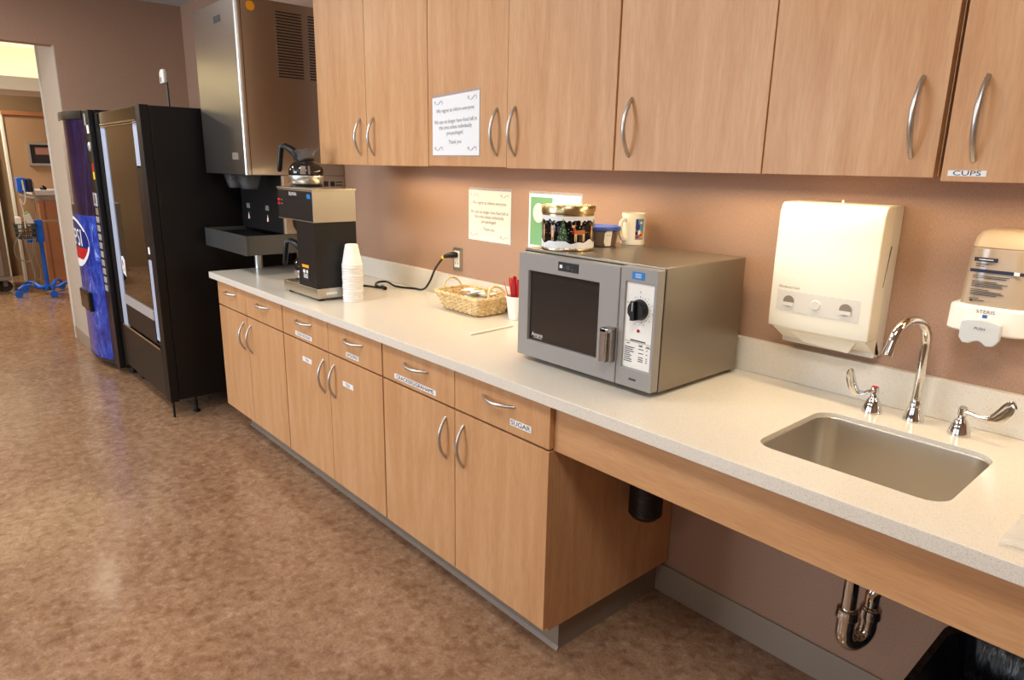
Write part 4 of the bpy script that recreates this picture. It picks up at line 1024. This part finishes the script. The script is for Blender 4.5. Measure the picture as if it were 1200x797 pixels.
he = obj('head', hd_, 'brass_steel', p, 0.0015)
sd = MB().box(kx0 + 0.002, kx1 - 0.004, ky0 - 0.0035, ky0 - 0.002, 1.195, 1.314); sd.mi = 1
sd.box(kx0 - 0.003, kx1 + 0.001, ky0 - 0.004, ky0 - 0.0018, 1.1915, 1.1955)
si = obj('side_panel', sd, ['dark_panel', 'brass_steel'], he)
lt = MB().text('BUNN', (-1.620, ky0 - 0.0035, 1.300), (1, 0, 0), (0, 0, 1), 0.021, sx=1.25); lt.mi = 1
lt.box(-1.487, -1.455, ky0 - 0.0045, ky0 - 0.0035, 1.286, 1.304)
obj('lettering', lt, ['ink_white', 'blue_sticker'], si)
for z in (1.271, 1.255):
    obj('rocker_switch', MB().box(-1.766, -1.742, ky0 - 0.008, ky0 - 0.0035, z - 0.005, z + 0.005), 'red', he, 0.001)
    obj('switch_mark', MB().box(-1.735, -1.728, ky0 - 0.0042, ky0 - 0.0035, z - 0.001, z + 0.001), 'ink_white', he)
obj('top_deck', MB().box(kx0 - 0.006, kx1 + 0.004, ky0 - 0.005, ky1 + 0.004, 1.318, 1.326), 'brass_steel', he, 0.002)
obj('funnel', MB().sm_(True).lathe([(0.03, 1.085), (0.05, 1.125), (0.066, 1.16), (0.068, 1.1912)], (-1.692, -0.448, 0), 28), 'black_plastic', p)
W = [(-1.688, -0.448, 1.326), (-1.692, -0.448, 0.917)]
for c in W: obj('warmer_plate', MB().sm_(True).lathe([(0.0, 0.0), (0.066, 0.0), (0.068, 0.003), (0.066, 0.006), (0.0, 0.006)], c, 32), 'black_plastic', p)
def carafe(c, label, dark):
    cx, cy, cz = c; cz += 0.0064
    p = thing('glass_carafe', label, 'carafe', (cx, cy, cz), 'carafes on the coffee brewer')
    k = 0.96
    P = lambda L: [(r * k, h * k) for r, h in L]
    obj('steel_base', MB().sm_(True).lathe(P([(0.0, 0.0), (0.058, 0.0), (0.066, 0.006), (0.074, 0.022), (0.0765, 0.040), (0.0755, 0.044)]), (cx, cy, cz), 40), 'brushed_nickel', p)
    o = obj('bowl', MB().sm_(True).lathe(P([(0.0755, 0.044), (0.0775, 0.055), (0.076, 0.070), (0.068, 0.088), (0.054, 0.100), (0.040, 0.106), (0.035, 0.112)]), (cx, cy, cz), 40), 'carafe_dark' if dark else 'carafe_glass', p)
    nk = []
    for h, r, lip in ((0.112, 0.035, 0), (0.125, 0.034, 0), (0.138, 0.037, 0.004), (0.150, 0.043, 0.014), (0.158, 0.047, 0.022)):
        ring = []
        for i in range(32):
            a = 2 * PI * i / 32; w_ = max(0, math.cos(a - math.radians(35))) ** 3
            rr_ = (r + lip * w_) * k
            ring.append((cx + rr_ * math.cos(a), cy + rr_ * math.sin(a), cz + (h + lip * 0.6 * w_ - (0.010 if lip > 0.01 else 0) * max(0, -math.cos(a - math.radians(35)))) * k))
        nk.append(ring)
    o = obj('neck', MB().sm_(True).loft(nk, False, False), 'carafe_glass', p)
    s_ = o.modifiers.new('s', 'SOLIDIFY'); s_.thickness = 0.0015
    ha = math.radians(35 + 180); d = Vector((math.cos(ha), math.sin(ha), 0)); C0 = Vector((cx, cy, cz))
    hp = [C0 + d * (r * k) + Vector((0, 0, h * k)) for r, h in ((0.038, 0.112), (0.044, 0.138), (0.070, 0.158), (0.100, 0.172), (0.118, 0.165), (0.124, 0.135), (0.130, 0.095), (0.134, 0.066), (0.136, 0.058))]
    obj('handle', MB().sm_(True).tube(hp, [0.013, 0.016, 0.014, 0.012, 0.0125, 0.012, 0.0115, 0.011, 0.007], 12, flat=1.2), 'black_plastic', p)
    obj('neck_band', MB().sm_(True).lathe(P([(0.0365, 0.104), (0.0385, 0.106), (0.0385, 0.118), (0.0365, 0.120)]), (cx, cy, cz), 32), 'black_plastic', p)
    lb = MB(); a0 = math.radians(-40)
    for s0, s1 in ((-0.006, 0.018), (0.026, 0.036)):
        for i in range(4):
            a, b_ = s0 + (s1 - s0) * i / 4, s0 + (s1 - s0) * (i + 1) / 4
            vs = []
            for s, h in ((a, 0.050), (b_, 0.050), (b_, 0.086), (a, 0.086)):
                r = (0.078 if h < 0.06 else 0.0704) * k + 0.0012; vs.append((cx + r * math.cos(a0 + s / 0.075), cy + r * math.sin(a0 + s / 0.075), cz + h * k))
            m1 = [((vs[0][q] + vs[3][q]) / 2 + (0.0035 * (math.cos(a0 + a / .075), math.sin(a0 + a / .075), 0)[q])) for q in range(3)]
            m2 = [((vs[1][q] + vs[2][q]) / 2 + (0.0035 * (math.cos(a0 + b_ / .075), math.sin(a0 + b_ / .075), 0)[q])) for q in range(3)]
            lb.add([vs[0], vs[1], m2, m1, vs[2], vs[3]], [(0, 1, 2, 3), (3, 2, 4, 5)])
    obj('printed_label', lb, 'cart_gray', p)
carafe(W[0], 'round glass carafe with black handle on top of the coffee brewer', True)
carafe(W[1], 'carafe with black handle inside the brewer on its lower warmer', True)

# ------------------------------------------------------------------ cups
def cup_mesh(r_open, r_base, h, t=0.0015):
    """foam cup standing upside down, open end at z=0"""
    return MB().sm_(True).lathe([(r_open - t, 0.0), (r_open + 0.002, 0.0), (r_open + 0.0022, 0.004), (r_open, 0.006), (r_base, h - 0.003), (r_base - 0.002, h), (0.0, h), (0.0, h - t), (r_base - 0.0035, h - t - 0.001), (r_open - t, 0.0)], (0, 0, 0), 32)
ux, uy = -1.386, -0.408
cupo = obj('foam_cup', cup_mesh(0.0415, 0.0265, 0.088), 'foam_white', origin=(0, 0, 0))
NC = 15
for i in range(NC):
    c = cupo if i == 0 else cupo.copy()
    if i: COL.objects.link(c)
    c.location = (ux + 0.0006 * math.sin(i * 2.1), uy + 0.0006 * math.cos(i * 1.7), HC + 0.0005 + 0.0108 * i)
    tag(c, 'white foam cup at the very bottom of the upside down stack' if i == 0 else ('white foam cup topping the upside down stack, whole side showing' if i == NC - 1 else 'white foam cup inside the upside down stack, only its rim showing'), 'cup', 'stack of foam cups beside the coffee maker')
# cup of red stirrers
sx, sy = -0.700, -0.092
p = obj('foam_cup', MB().sm_(True).lathe([(0.0, 0.0), (0.029, 0.0), (0.031, 0.003), (0.0415, 0.084), (0.0445, 0.085), (0.0445, 0.090), (0.0405, 0.0905), (0.0395, 0.084), (0.029, 0.004), (0.0, 0.003)], (sx, sy, HC + 0.0005), 32), 'foam_white', origin=(sx, sy, HC)); tag(p, 'white foam cup holding red stirrers between basket and microwave', 'cup')
random.seed(21)
for i in range(15):
    a = 2 * PI * i / 15 + 0.3 * random.random(); rb = 0.010 + 0.006 * random.random(); rt = 0.020 + 0.014 * random.random()
    if i == 5: rt = 0.050; a = math.radians(226)
    b0_ = Vector((sx + rb * math.cos(a), sy + rb * math.sin(a), HC + 0.012)); t0 = Vector((sx + rt * math.cos(a), sy + rt * math.sin(a), HC + 0.152 + 0.012 * random.random()))
    if i == 5: t0.z -= 0.012
    d = (t0 - b0_).normalized(); q = d.cross(Vector((0, 0, 1))).normalized(); r = d.cross(q)
    sm = MB().obox((b0_ + t0) / 2, q * 0.0056, r * 0.0009, d * ((t0 - b0_).length / 2))
    o = obj('drink_stirrer', sm, 'red' if i % 3 else 'dark_red', bevel=0.0006, origin=b0_)
    tag(o, 'red stirrer leaning out the farthest from the white cup' if i == 5 else 'red plastic stirrer standing in the white foam cup', 'stirrer', 'red stirrers in the foam cup')
o = obj('drinking_straw', MB().sm_(True).tube([(-0.601, -0.394, HC + 0.0045), (-0.612, -0.190, HC + 0.0045)], 0.0038, 10), 'foam_white', origin=(-0.606, -0.29, HC)); tag(o, 'white wrapped straw lying on the counter before the basket', 'straw')

# ------------------------------------------------------------------ basket of packets
bx0, bx1, by0, by1 = -1.072, -0.786, -0.214, -0.036
p = thing('wicker_basket', 'tan woven basket with two hoop handles on the counter', 'basket', ((bx0 + bx1) / 2, (by0 + by1) / 2, HC))
bw = MB().sm_(True)
def brect(t, g=0.0):
    """outline at height fraction t, flaring outwards"""
    f = 0.030 * (1 - t)
    return rrect(bx0 + f * 1.3 - g, bx1 - f * 0.5 + g, by0 + f * 0.55 - g, by1 - f * 0.9 + g, 0.02, 4)
rows = 9
def resample(pts, n):
    k = len(pts); L = [0]
    for i in range(k): L.append(L[-1] + math.dist(pts[i], pts[(i + 1) % k]))
    out = []; j = 0
    for i in range(n):
        s = L[-1] * i / n
        while L[j + 1] < s: j += 1
        t = (s - L[j]) / (L[j + 1] - L[j]); a, b_ = pts[j], pts[(j + 1) % k]
        out.append((a[0] + (b_[0] - a[0]) * t, a[1] + (b_[1] - a[1]) * t))
    return out
NS = 96
for r in range(rows):
    t = (r + 0.5) / rows; base = resample(brect(t), NS)
    cx_, cy_ = (bx0 + bx1) / 2, (by0 + by1) / 2
    pts = []
    for i, (x, y) in enumerate(base):
        w_ = 0.0022 * math.sin(PI * i / 2 + PI * (r % 2)) if i % 2 else 0.0
        w_ = 0.0024 * (1 if ((i // 2) + r) % 2 else -1)
        q = resample(brect(t, w_), NS)[i] if False else None
        dx, dy = x - cx_, y - cy_; nn = math.hypot(dx / 0.14, dy / 0.09)
        ux_, uy_ = (dx, dy); l_ = math.hypot(dx, dy)
        pts.append((x + ux_ / l_ * w_, y + uy_ / l_ * w_, HC + 0.006 + 0.062 * t))
    bw.tube(pts, 0.0042, 6, True)
obj('weave', bw, 'wicker', p)
stk = MB().sm_(True)
A_, B_ = resample(brect(0.0), NS // 2), resample(brect(1.0), NS // 2)
for i in range(NS // 2):
    if i % 2 == 0: stk.tube([(A_[i][0], A_[i][1], HC + 0.003), (B_[i][0], B_[i][1], HC + 0.070)], 0.0026, 5)
obj('stakes', stk, 'wicker_dark', p)
fl = MB().prism(brect(0.05, -0.004), HC + 0.001, HC + 0.005, 'Z'); obj('floor_mat', fl, 'wicker_dark', p)
rm = MB().sm_(True)
bb = resample(brect(1.0, 0.002), 120)
for ph in (0, PI):
    rm.tube([(x, y + 0.0035 * math.cos(i * 2 * PI / 8 + ph) * 0.5, HC + 0.071 + 0.0035 * math.sin(i * 2 * PI / 8 + ph)) for i, (x, y) in enumerate(bb)], 0.0048, 6, True)
obj('braided_rim', rm, 'wicker', p)
for xx, lean in ((bx0 - 0.002, -0.012), (bx1 + 0.002, -0.02)):
    yc = (by0 + by1) / 2 + 0.01
    pts = [(xx + lean * math.sin(a), yc + 0.046 * math.cos(a), HC + 0.066 + 0.048 * math.sin(a)) for a in [PI * k / 14 for k in range(15)]]
    obj('hoop_handle', MB().sm_(True).tube(pts, 0.0048, 8), 'wicker', p)
def packet_mesh(stripe):
    pk = MB().sm_(True); L_, W_ = 0.030, 0.020
    n_ = 6; top = []; bot = []
    vs = []; fs = []
    for sgn in (1, -1):
        for i in range(n_ + 1):
            for j in range(n_ + 1):
                a, b_ = -1 + 2 * i / n_, -1 + 2 * j / n_
                vs.append((L_ * a, W_ * b_, sgn * (0.0003 + 0.0045 * (1 - a ** 4) * (1 - b_ ** 2))))
    k = n_ + 1; o = k * k
    def F(i, j, q): return (q + i * k + j, q + (i + 1) * k + j, q + (i + 1) * k + j + 1, q + i * k + j + 1)
    for i in range(n_):
        for j in range(n_):
            pk.mi = 1 if (stripe and i in stripe) else 0
            b4 = len(pk.v)
            for q in (0, o):
                f = F(i, j, q); pk.v += [Vector(vs[x]) for x in f]; n0 = len(pk.v) - 4; pk.face([n0, n0 + 1, n0 + 2, n0 + 3])
    return pk
pkA = obj('sweetener_packet', packet_mesh((1, 2)), ['paper_white', 'yellow']); pkB = obj('sweetener_packet', packet_mesh((4,)), ['paper_white', 'deer_brown']); pkC = obj('sweetener_packet', packet_mesh(None), ['paper_white', 'paper_white'])
random.seed(17)
protos = {'A': (pkA, 'white packet with a yellow band'), 'B': (pkB, 'white packet with a brown band'), 'C': (pkC, 'plain white packet')}
seqs = 'CBCACBCCBCACBCCBCCAC'
used = set()
for i, ch_ in enumerate(seqs):
    pr, lb_ = protos[ch_]
    c = pr if ch_ not in used else pr.copy()
    if ch_ in used: COL.objects.link(c)
    used.add(ch_)
    lay = i // 7; px = bx0 + 0.075 + 0.025 * (i % 7) + 0.01 * (random.random() - 0.5); py = (by0 + by1) / 2 + (random.random() - 0.5) * 0.075 + 0.008
    c.location = (px + 0.02, py, HC + 0.030 + 0.0185 * lay + 0.0045 * (i % 3))
    c.rotation_euler = (random.uniform(-0.25, 0.25), random.uniform(-0.3, 0.3), random.uniform(0, PI))
    tag(c, lb_ + ' lying in the woven basket', 'packet', 'packets heaped in the basket')

# ------------------------------------------------------------------ outlet and cord
p = thing('wall_outlet', 'brass coloured wall outlet above the backsplash', 'outlet', (-1.189, 0, 1.034))
obj('cover_plate', MB().box(-1.219, -1.159, -0.006, -0.0003, 0.983, 1.084), 'brass_steel', p, 0.0015)
oc = MB().box(-1.206, -1.172, -0.009, -0.006, 0.998, 1.069); oc.mi = 1
oc.box(-1.200, -1.198, -0.0095, -0.009, 1.010, 1.020).box(-1.182, -1.180, -0.0095, -0.009, 1.010, 1.020)
obj('socket', oc, ['cream_plastic', 'ink_black'], p)
p = thing('power_cord', 'black power cord running from the wall outlet to the coffee maker', 'cord', (-1.45, -0.10, HC))
obj('plug', MB().sm_(True).tube([(-1.190, -0.0098, 1.052), (-1.192, -0.030, 1.052), (-1.205, -0.046, 1.049), (-1.222, -0.050, 1.043)], [0.013, 0.014, 0.011, 0.008], 12), 'black_plastic', p)
obj('yellow_tag', MB().sm_(True).tube([(-1.222, -0.050, 1.043), (-1.234, -0.050, 1.037)], 0.0085, 10), 'yellow', p)
cp_ = cable([(-1.230, -0.050, 1.039), (-1.290, -0.050, 0.985), (-1.345, -0.045, 0.915), (-1.40, -0.042, 0.873), (-1.46, -0.055, HC + 0.0058), (-1.55, -0.090, HC + 0.0058), (-1.62, -0.085, HC + 0.012), (-1.66, -0.085, HC + 0.014), (-1.685, -0.11, HC + 0.010), (-1.64, -0.15, HC + 0.006), (-1.555, -0.165, HC + 0.0058)], 0, '', sub=6)
obj('cord', MB().sm_(True).tube(cp_, 0.0048, 8), 'black_plastic', p)
cp_ = cable([(-1.535, -0.155, HC + 0.0058), (-1.59, -0.178, HC + 0.0058), (-1.65, -0.20, HC + 0.0058), (-1.70, -0.25, HC + 0.0058), (-1.69, -0.34, HC + 0.016), (-1.68, -0.3525, HC + 0.030)], 0, '', sub=6)
obj('cord_end', MB().sm_(True).tube(cp_, 0.0048, 8), 'black_plastic', p)
obj('twist_tie', MB().sm_(True).tube([(-1.575, -0.155, HC + 0.008), (-1.525, -0.168, HC + 0.008)], 0.009, 8), 'black_plastic', p)

# ------------------------------------------------------------------ vending machines
vx0, vx1, vy = -3.828, -2.82, -0.80
p = thing('snack_vending_machine', 'black glass front vending machine at the end of counter', 'vending machine', (-3.3, -0.4, 0))
obj('body', MB().box(vx0, vx1, vy + 0.045, -0.03, 0.10, 1.700), 'vending_black', p, 0.004)
obj('side_frame', MB().box(vx1 - 0.085, vx1, vy - 0.002, vy + 0.044, 0.09, 1.703), 'vending_black', p, 0.003)
obj('side_frame', MB().box(vx0, vx0 + 0.055, vy - 0.002, vy + 0.044, 0.09, 1.70), 'vending_black', p, 0.003)
dr = MB().box(vx0 + 0.055, vx1 - 0.085, vy + 0.012, vy + 0.044, 0.385, 1.69)
do = obj('door', dr, 'black_plastic', p)
obj('header', MB().box(vx0 + 0.055, vx1 - 0.086, vy - 0.004, vy + 0.012, 1.632, 1.697), 'black_gloss', do, 0.002)
obj('chrome_rail', MB().box(vx0 + 0.02, vx1 - 0.086, vy - 0.006, vy + 0.011, 1.624, 1.631).box(vx0 + 0.02, vx1 - 0.086, vy - 0.006, vy + 0.011, 1.612, 1.617), 'chrome', do)
obj('edge_strip', MB().box(-3.748, -3.640, vy + 0.002, vy + 0.012, 0.396, 1.611), 'bluewhite_strip', do)
obj('edge_strip', MB().box(-2.998, -2.906, vy + 0.002, vy + 0.0119, 1.395, 1.622), 'bluewhite_strip', do)
obj('edge_strip', MB().box(-2.980, -2.906, vy + 0.002, vy + 0.0119, 0.43, 0.889), 'bluewhite_strip', do)
obj('glass', MB().box(-3.622, -3.0, vy + 0.004, vy + 0.0118, 0.598, 1.611), 'vending_glass', do)
obj('ledge', MB().box(-3.63, -2.99, vy - 0.004, vy + 0.011, 0.540, 0.597), 'silver_button', do, 0.002)
obj('delivery_flap', MB().box(-3.625, -2.99, vy + 0.0, vy + 0.011, 0.405, 0.536), 'dark_panel', do, 0.002)
kp = MB().box(-2.996, -2.907, vy - 0.001, vy + 0.011, 0.90, 1.385); kp.mi = 1
kp.box(-2.948, -2.915, vy - 0.002, vy - 0.001, 0.925, 0.962)
obj('coin_panel', kp, ['black_plastic', 'ink_white'], do)
obj('lock', MB().sm_(True).cyl((-3.80, vy - 0.006, 1.128), 0.008, 0.004, 'Y', 12), 'chrome', p)
stx = MB().prism([(-3.615, 0.74), (-3.545, 0.72), (-3.54, 0.82), (-3.575, 0.845), (-3.615, 0.84)], vy + 0.0025, vy + 0.004); stx.mi = 1
stx.prism(ell(-3.59, 0.80, 0.014, 0.02), vy + 0.002, vy + 0.0025); stx.mi = 2; stx.prism(ell(-3.565, 0.765, 0.012, 0.016), vy + 0.002, vy + 0.0025); stx.mi = 3; stx.prism(ell(-3.60, 0.752, 0.009, 0.010), vy + 0.002, vy + 0.0025)
obj('sticker', stx, ['paper_white', 'red', 'orange', 'green'], do)
obj('chrome_sill', MB().box(vx0 + 0.03, vx1 - 0.086, vy - 0.008, vy + 0.011, 0.383, 0.395), 'chrome', p)
obj('kick_panel', MB().box(vx0 + 0.056, vx1 - 0.086, vy - 0.002, vy + 0.044, 0.105, 0.382), 'dark_panel', p, 0.002)
for x, y in ((vx1 - 0.012, vy + 0.012), (vx0 + 0.10, vy + 0.08), (vx1 - 0.035, -0.66), (vx1 - 0.05, -0.10), (vx0 + 0.1, -0.10)):
    f = MB().sm_(True).lathe([(0.0, 0.0005), (0.020, 0.0005), (0.020, 0.012), (0.010, 0.018), (0.010, 0.0995)] if y > vy + 0.02 else [(0.0, 0.0005), (0.007, 0.0005), (0.007, 0.0895)], (x, y, 0), 12)
    obj('leg', f, 'black_plastic', p)
o = thing('wireless_antenna', 'small white wireless unit on a dark mast above vending machine', 'antenna', (-3.36, -0.5, 1.7))
obj('mast', MB().box(-3.368, -3.352, -0.505, -0.495, 1.7005, 1.875), 'dark_slate_plastic', o, 0.002)
obj('head', MB().prism([(-3.41, 1.865), (-3.33, 1.865), (-3.33, 1.925), (-3.345, 1.942), (-3.385, 1.942), (-3.41, 1.925)], -0.525, -0.506), 'white_plastic', o, 0.004)
obj('vent_mark', MB().box(-3.395, -3.375, -0.5262, -0.525, 1.872, 1.90), 'cart_gray', o)

# soda machine with a bowed front
sx0, sx1 = -4.585, -3.858
p = thing('soda_vending_machine', 'blue bow fronted soda vending machine beside the doorway', 'vending machine', (-4.2, -0.4, 0))
obj('body', MB().box(sx0, sx1, -0.80, -0.03, 0.05, 1.722), 'vending_black', p, 0.006)
for x in (sx0 + 0.06, sx1 - 0.06):
    for y in (-0.74, -0.10): obj('foot', MB().sm_(True).cyl((x, y, 0.0004), 0.025, 0.0495, n=14), 'black_plastic', p)
def bub(x):
    t = (x - sx0) / (-4.035 - sx0); return -0.832 - 0.066 * (1 - abs(2 * t - 0.9) ** 2.4 / 1.26)
def bubring(z, g=0.0, y_back=-0.801, x0_=sx0 + 0.006, x1_=-4.036, n_=16):
    return [(x0_ + (x1_ - x0_) * i / n_, bub(x0_ + (x1_ - x0_) * i / n_) - g, z) for i in range(n_ + 1)] + [(x1_, y_back, z), (x0_, y_back, z)]
bl = MB().sm_(True); bl.mi = 0
bl.loft([bubring(z) for z in (0.075, 0.40, 0.72, 1.06)], True, False); bl.mi = 1; bl.loft([bubring(z) for z in (1.06, 1.3, 1.67)], False, True)
fo = obj('front_bubble', bl, ['soda_blue', 'soda_purple_reflect'], p)
obj('front_cap', MB().sm_(True).loft([bubring(1.671, 0.008), bubring(1.70, 0.008), bubring(1.722, 0.006)]), 'black_plastic', p)
obj('front_skirt', MB().sm_(True).loft([bubring(0.05, -0.01), bubring(0.074, 0.004)]), 'black_plastic', p)
def bwrap(mb, poly, off, step=0.02):
    poly = clip(poly, sx0 + 0.008, True)
    s0 = min(q[0] for q in poly); s1 = max(q[0] for q in poly); k = max(1, int((s1 - s0) / step))
    for i in range(k):
        q = clip(clip(poly, s0 + (s1 - s0) * i / k, True), s0 + (s1 - s0) * (i + 1) / k, False)
        if len(q) >= 3: mb.add([(x, bub(x) - off, z) for x, z in q], [tuple(range(len(q)))])
gl = MB(); gc = (-4.39, 0.868)
def disc(rx, rz, z0, z1): return [(x, z) for x, z in clip2(ell(gc[0], gc[1], rx, rz, 40), z0, z1)]
def clip2(poly, z0, z1):
    q = [(z, x) for x, z in poly]; q = clip(clip(q, z0, True), z1, False); return [(x, z) for z, x in q]
gl.mi = 0; bwrap(gl, disc(0.265, 0.172, 0.0, 2.0), 0.0015)
gl.mi = 1; bwrap(gl, disc(0.248, 0.152, 0.835, 2.0), 0.0025)
gl.mi = 2; bwrap(gl, disc(0.248, 0.14, 0.755, 0.835), 0.0025)
gl.mi = 3; bwrap(gl, disc(0.262, 0.16, 0.85, 0.95), 0.0022)
obj('globe_emblem', gl, ['paper_white', 'navy_print', 'red', 'soda_deep'], fo)
vs, fs = glyphs('PEPSI', 'CENTER')
fs = [f for f in fs if min(gc[0] + vs[i][0] * 0.165 for i in f) > sx0 + 0.008]
lt = MB(); lt.add([(gc[0] + x * 0.165, bub(gc[0] + x * 0.165) - 0.0045, 0.898 + y * 0.165) for x, y in vs], fs)
obj('lettering', lt, 'ink_white', fo)
sl = MB().box(-4.46, -4.175, bub(-4.3) - 0.012, -0.80, 0.40, 0.535); 
so_ = obj('delivery_slot', sl, 'black_plastic', fo, 0.006)
obj('slot_recess', MB().box(-4.44, -4.195, bub(-4.3) - 0.0132, bub(-4.3) - 0.012, 0.415, 0.52), 'black_gloss', so_)
cl = MB().box(-4.030, sx1, -0.835, -0.801, 0.055, 1.72)
co_ = obj('selection_column', cl, 'black_plastic', p, 0.004)
for i in range(9):
    z = 1.045 - 0.056 * i
    obj('select_button', MB().box(-3.965, -3.895, -0.842, -0.8352, z - 0.019, z + 0.019), 'silver_button', co_, 0.002)
cx_ = -3.93
obj('bill_slot', MB().box(cx_ - 0.05, cx_ + 0.045, -0.841, -0.8352, 1.13, 1.215), 'silver_button', co_, 0.003)
obj('bill_mark', MB().box(cx_ - 0.02, cx_ + 0.02, -0.8422, -0.841, 1.15, 1.2), 'black_gloss', co_)
obj('price_plate', MB().box(cx_ - 0.035, cx_ + 0.035, -0.838, -0.8352, 1.075, 1.12), 'cart_gray', co_)
obj('keyhole_plate', MB().sm_(True).lathe([(0.0, -0.007), (0.022, -0.006), (0.03, 0.0)], (cx_ + 0.01, -0.835, 1.50), 20, 'Y'), 'silver_button', co_)
obj('white_label', MB().box(cx_ + 0.0, cx_ + 0.055, -0.8362, -0.8352, 1.58, 1.63), 'paper_white', co_)
obj('header_label', MB().box(cx_ - 0.05, cx_ - 0.005, -0.8362, -0.8352, 1.63, 1.70), 'silver_button', co_)
rd = MB().box(cx_ + 0.02, cx_ + 0.062, -0.837, -0.8352, 1.35, 1.40); rd.mi = 1; rd.box(cx_ + 0.02, cx_ + 0.062, -0.837, -0.8352, 1.30, 1.345)
obj('coin_label', rd, ['red', 'yellow'], co_)
obj('gold_strip', MB().box(-3.900, -3.885, -0.8356, -0.835, 0.07, 0.52), 'coffee_brown', co_)

# ------------------------------------------------------------------ lights and camera
def area(name, loc, rot, sx_, sy_, power, col, spread=PI):
    l = bpy.data.lights.new(name, 'AREA'); l.shape = 'RECTANGLE'; l.size = sx_; l.size_y = sy_; l.energy = power; l.color = col; l.spread = spread
    o = bpy.data.objects.new(name, l); COL.objects.link(o); o.location = loc; o.rotation_euler = rot
    return o
DAY = (0.74, 0.87, 1.0); WARM = (1.0, 0.79, 0.50); NEUT = (1.0, 0.97, 0.93)
for i, (a, b_) in enumerate(WIN):
    area('daylight', ((a + b_) / 2, -5.45, 1.6), (PI / 2, 0, 0), b_ - a, 1.4, (135, 12)[i], DAY)
UCP = 2.15
for a, b_ in ((-1.62, -1.0), (-0.85, -0.15), (0.02, 0.66), (0.80, 1.5)):
    area('undercabinet_glow', ((a + b_) / 2, -0.2, 1.4432), (0, 0, 0), b_ - a - 0.06, 0.03, UCP * (b_ - a) / 0.6, WARM)
lights = [(-3.4, -1.75), (-1.2, -1.75), (1.0, -1.75), (-3.4, -4.0), (-1.2, -4.0), (1.0, -4.0)]
for i, (x, y) in enumerate(lights):
    o = thing('ceiling_light', 'square ceiling lamp %s the window side, %s' % ('near' if y < -3 else 'away from', ('over the vending machines', 'over the middle of the floor', 'over the sink end')[i % 3]), 'ceiling light', (x, y, CEIL), 'ceiling lamps')
    f = MB()
    for q in ((x - 0.3, x + 0.3, y - 0.3, y - 0.27), (x - 0.3, x + 0.3, y + 0.27, y + 0.3), (x - 0.3, x - 0.27, y - 0.27, y + 0.27), (x + 0.27, x + 0.3, y - 0.27, y + 0.27)): f.box(*q, CEIL - 0.02, CEIL - 0.0005)
    obj('frame', f, 'white_paint', o)
    obj('diffuser', MB().box(x - 0.27, x + 0.27, y - 0.27, y + 0.27, CEIL - 0.010, CEIL - 0.0005), 'lamp_white', o)
    area('ceiling_glow', (x, y, CEIL - 0.022), (0, 0, 0), 0.54, 0.54, (18 if y > -3 else 12), NEUT)
# corridor: cove light and ceiling lamps
area('cove_glow', (-7.38, -2.2, 2.10), (PI, 0, 0), 0.4, 6.0, 26, (1.0, 0.84, 0.50))
for x, y in ((-5.57, -0.72), (-6.1, -2.6), (-8.2, -1.6)):
    o = thing('ceiling_light', 'corridor ceiling lamp ' + {-5.57: 'just inside the doorway', -6.1: 'farther from the doorway wall', -8.2: 'in front of the pale door'}[x], 'ceiling light', (x, y, 2.5), 'corridor ceiling lamps')
    obj('frame', MB().box(x - 0.16, x + 0.16, y - 0.16, y + 0.16, 2.49, 2.4995), 'white_paint', o)
    obj('diffuser', MB().box(x - 0.13, x + 0.13, y - 0.13, y + 0.13, 2.486, 2.4899), 'lamp_soft', o)
    area('corridor_glow', (x, y, 2.48), (0, 0, 0), 0.26, 0.26, (14 if x > -6 else 45), (1.0, 0.88, 0.68))
wd = bpy.data.worlds.new('world'); SC.world = wd; wd.use_nodes = True
bg = wd.node_tree.nodes['Background']; bg.inputs['Color'].default_value = (0.75, 0.86, 1.0, 1); bg.inputs['Strength'].default_value = 0.7

cam = bpy.data.cameras.new('camera'); cam.sensor_width = 36; cam.lens = 799.97 / 1200 * 36; cam.clip_start = 0.02
co = bpy.data.objects.new('camera', cam); COL.objects.link(co); SC.camera = co
yaw, pitch, roll = 0.8409, -0.2490, 0.0193
fwd = Vector((-math.sin(yaw) * math.cos(pitch), math.cos(yaw) * math.cos(pitch), math.sin(pitch)))
rt = Vector((math.cos(yaw), math.sin(yaw), 0)); up = rt.cross(fwd)
r2 = rt * math.cos(roll) + up * math.sin(roll); u2 = -rt * math.sin(roll) + up * math.cos(roll)
mx = Matrix((r2, u2, -fwd)).transposed().to_4x4(); mx.translation = Vector((1.1903, -1.805, 1.4293)); co.matrix_world = mx
vs_ = SC.view_settings; vs_.view_transform = 'Standard'; vs_.look = 'None'; vs_.gamma = 1.0; vs_.exposure = 0.04; vs_.use_curve_mapping = False
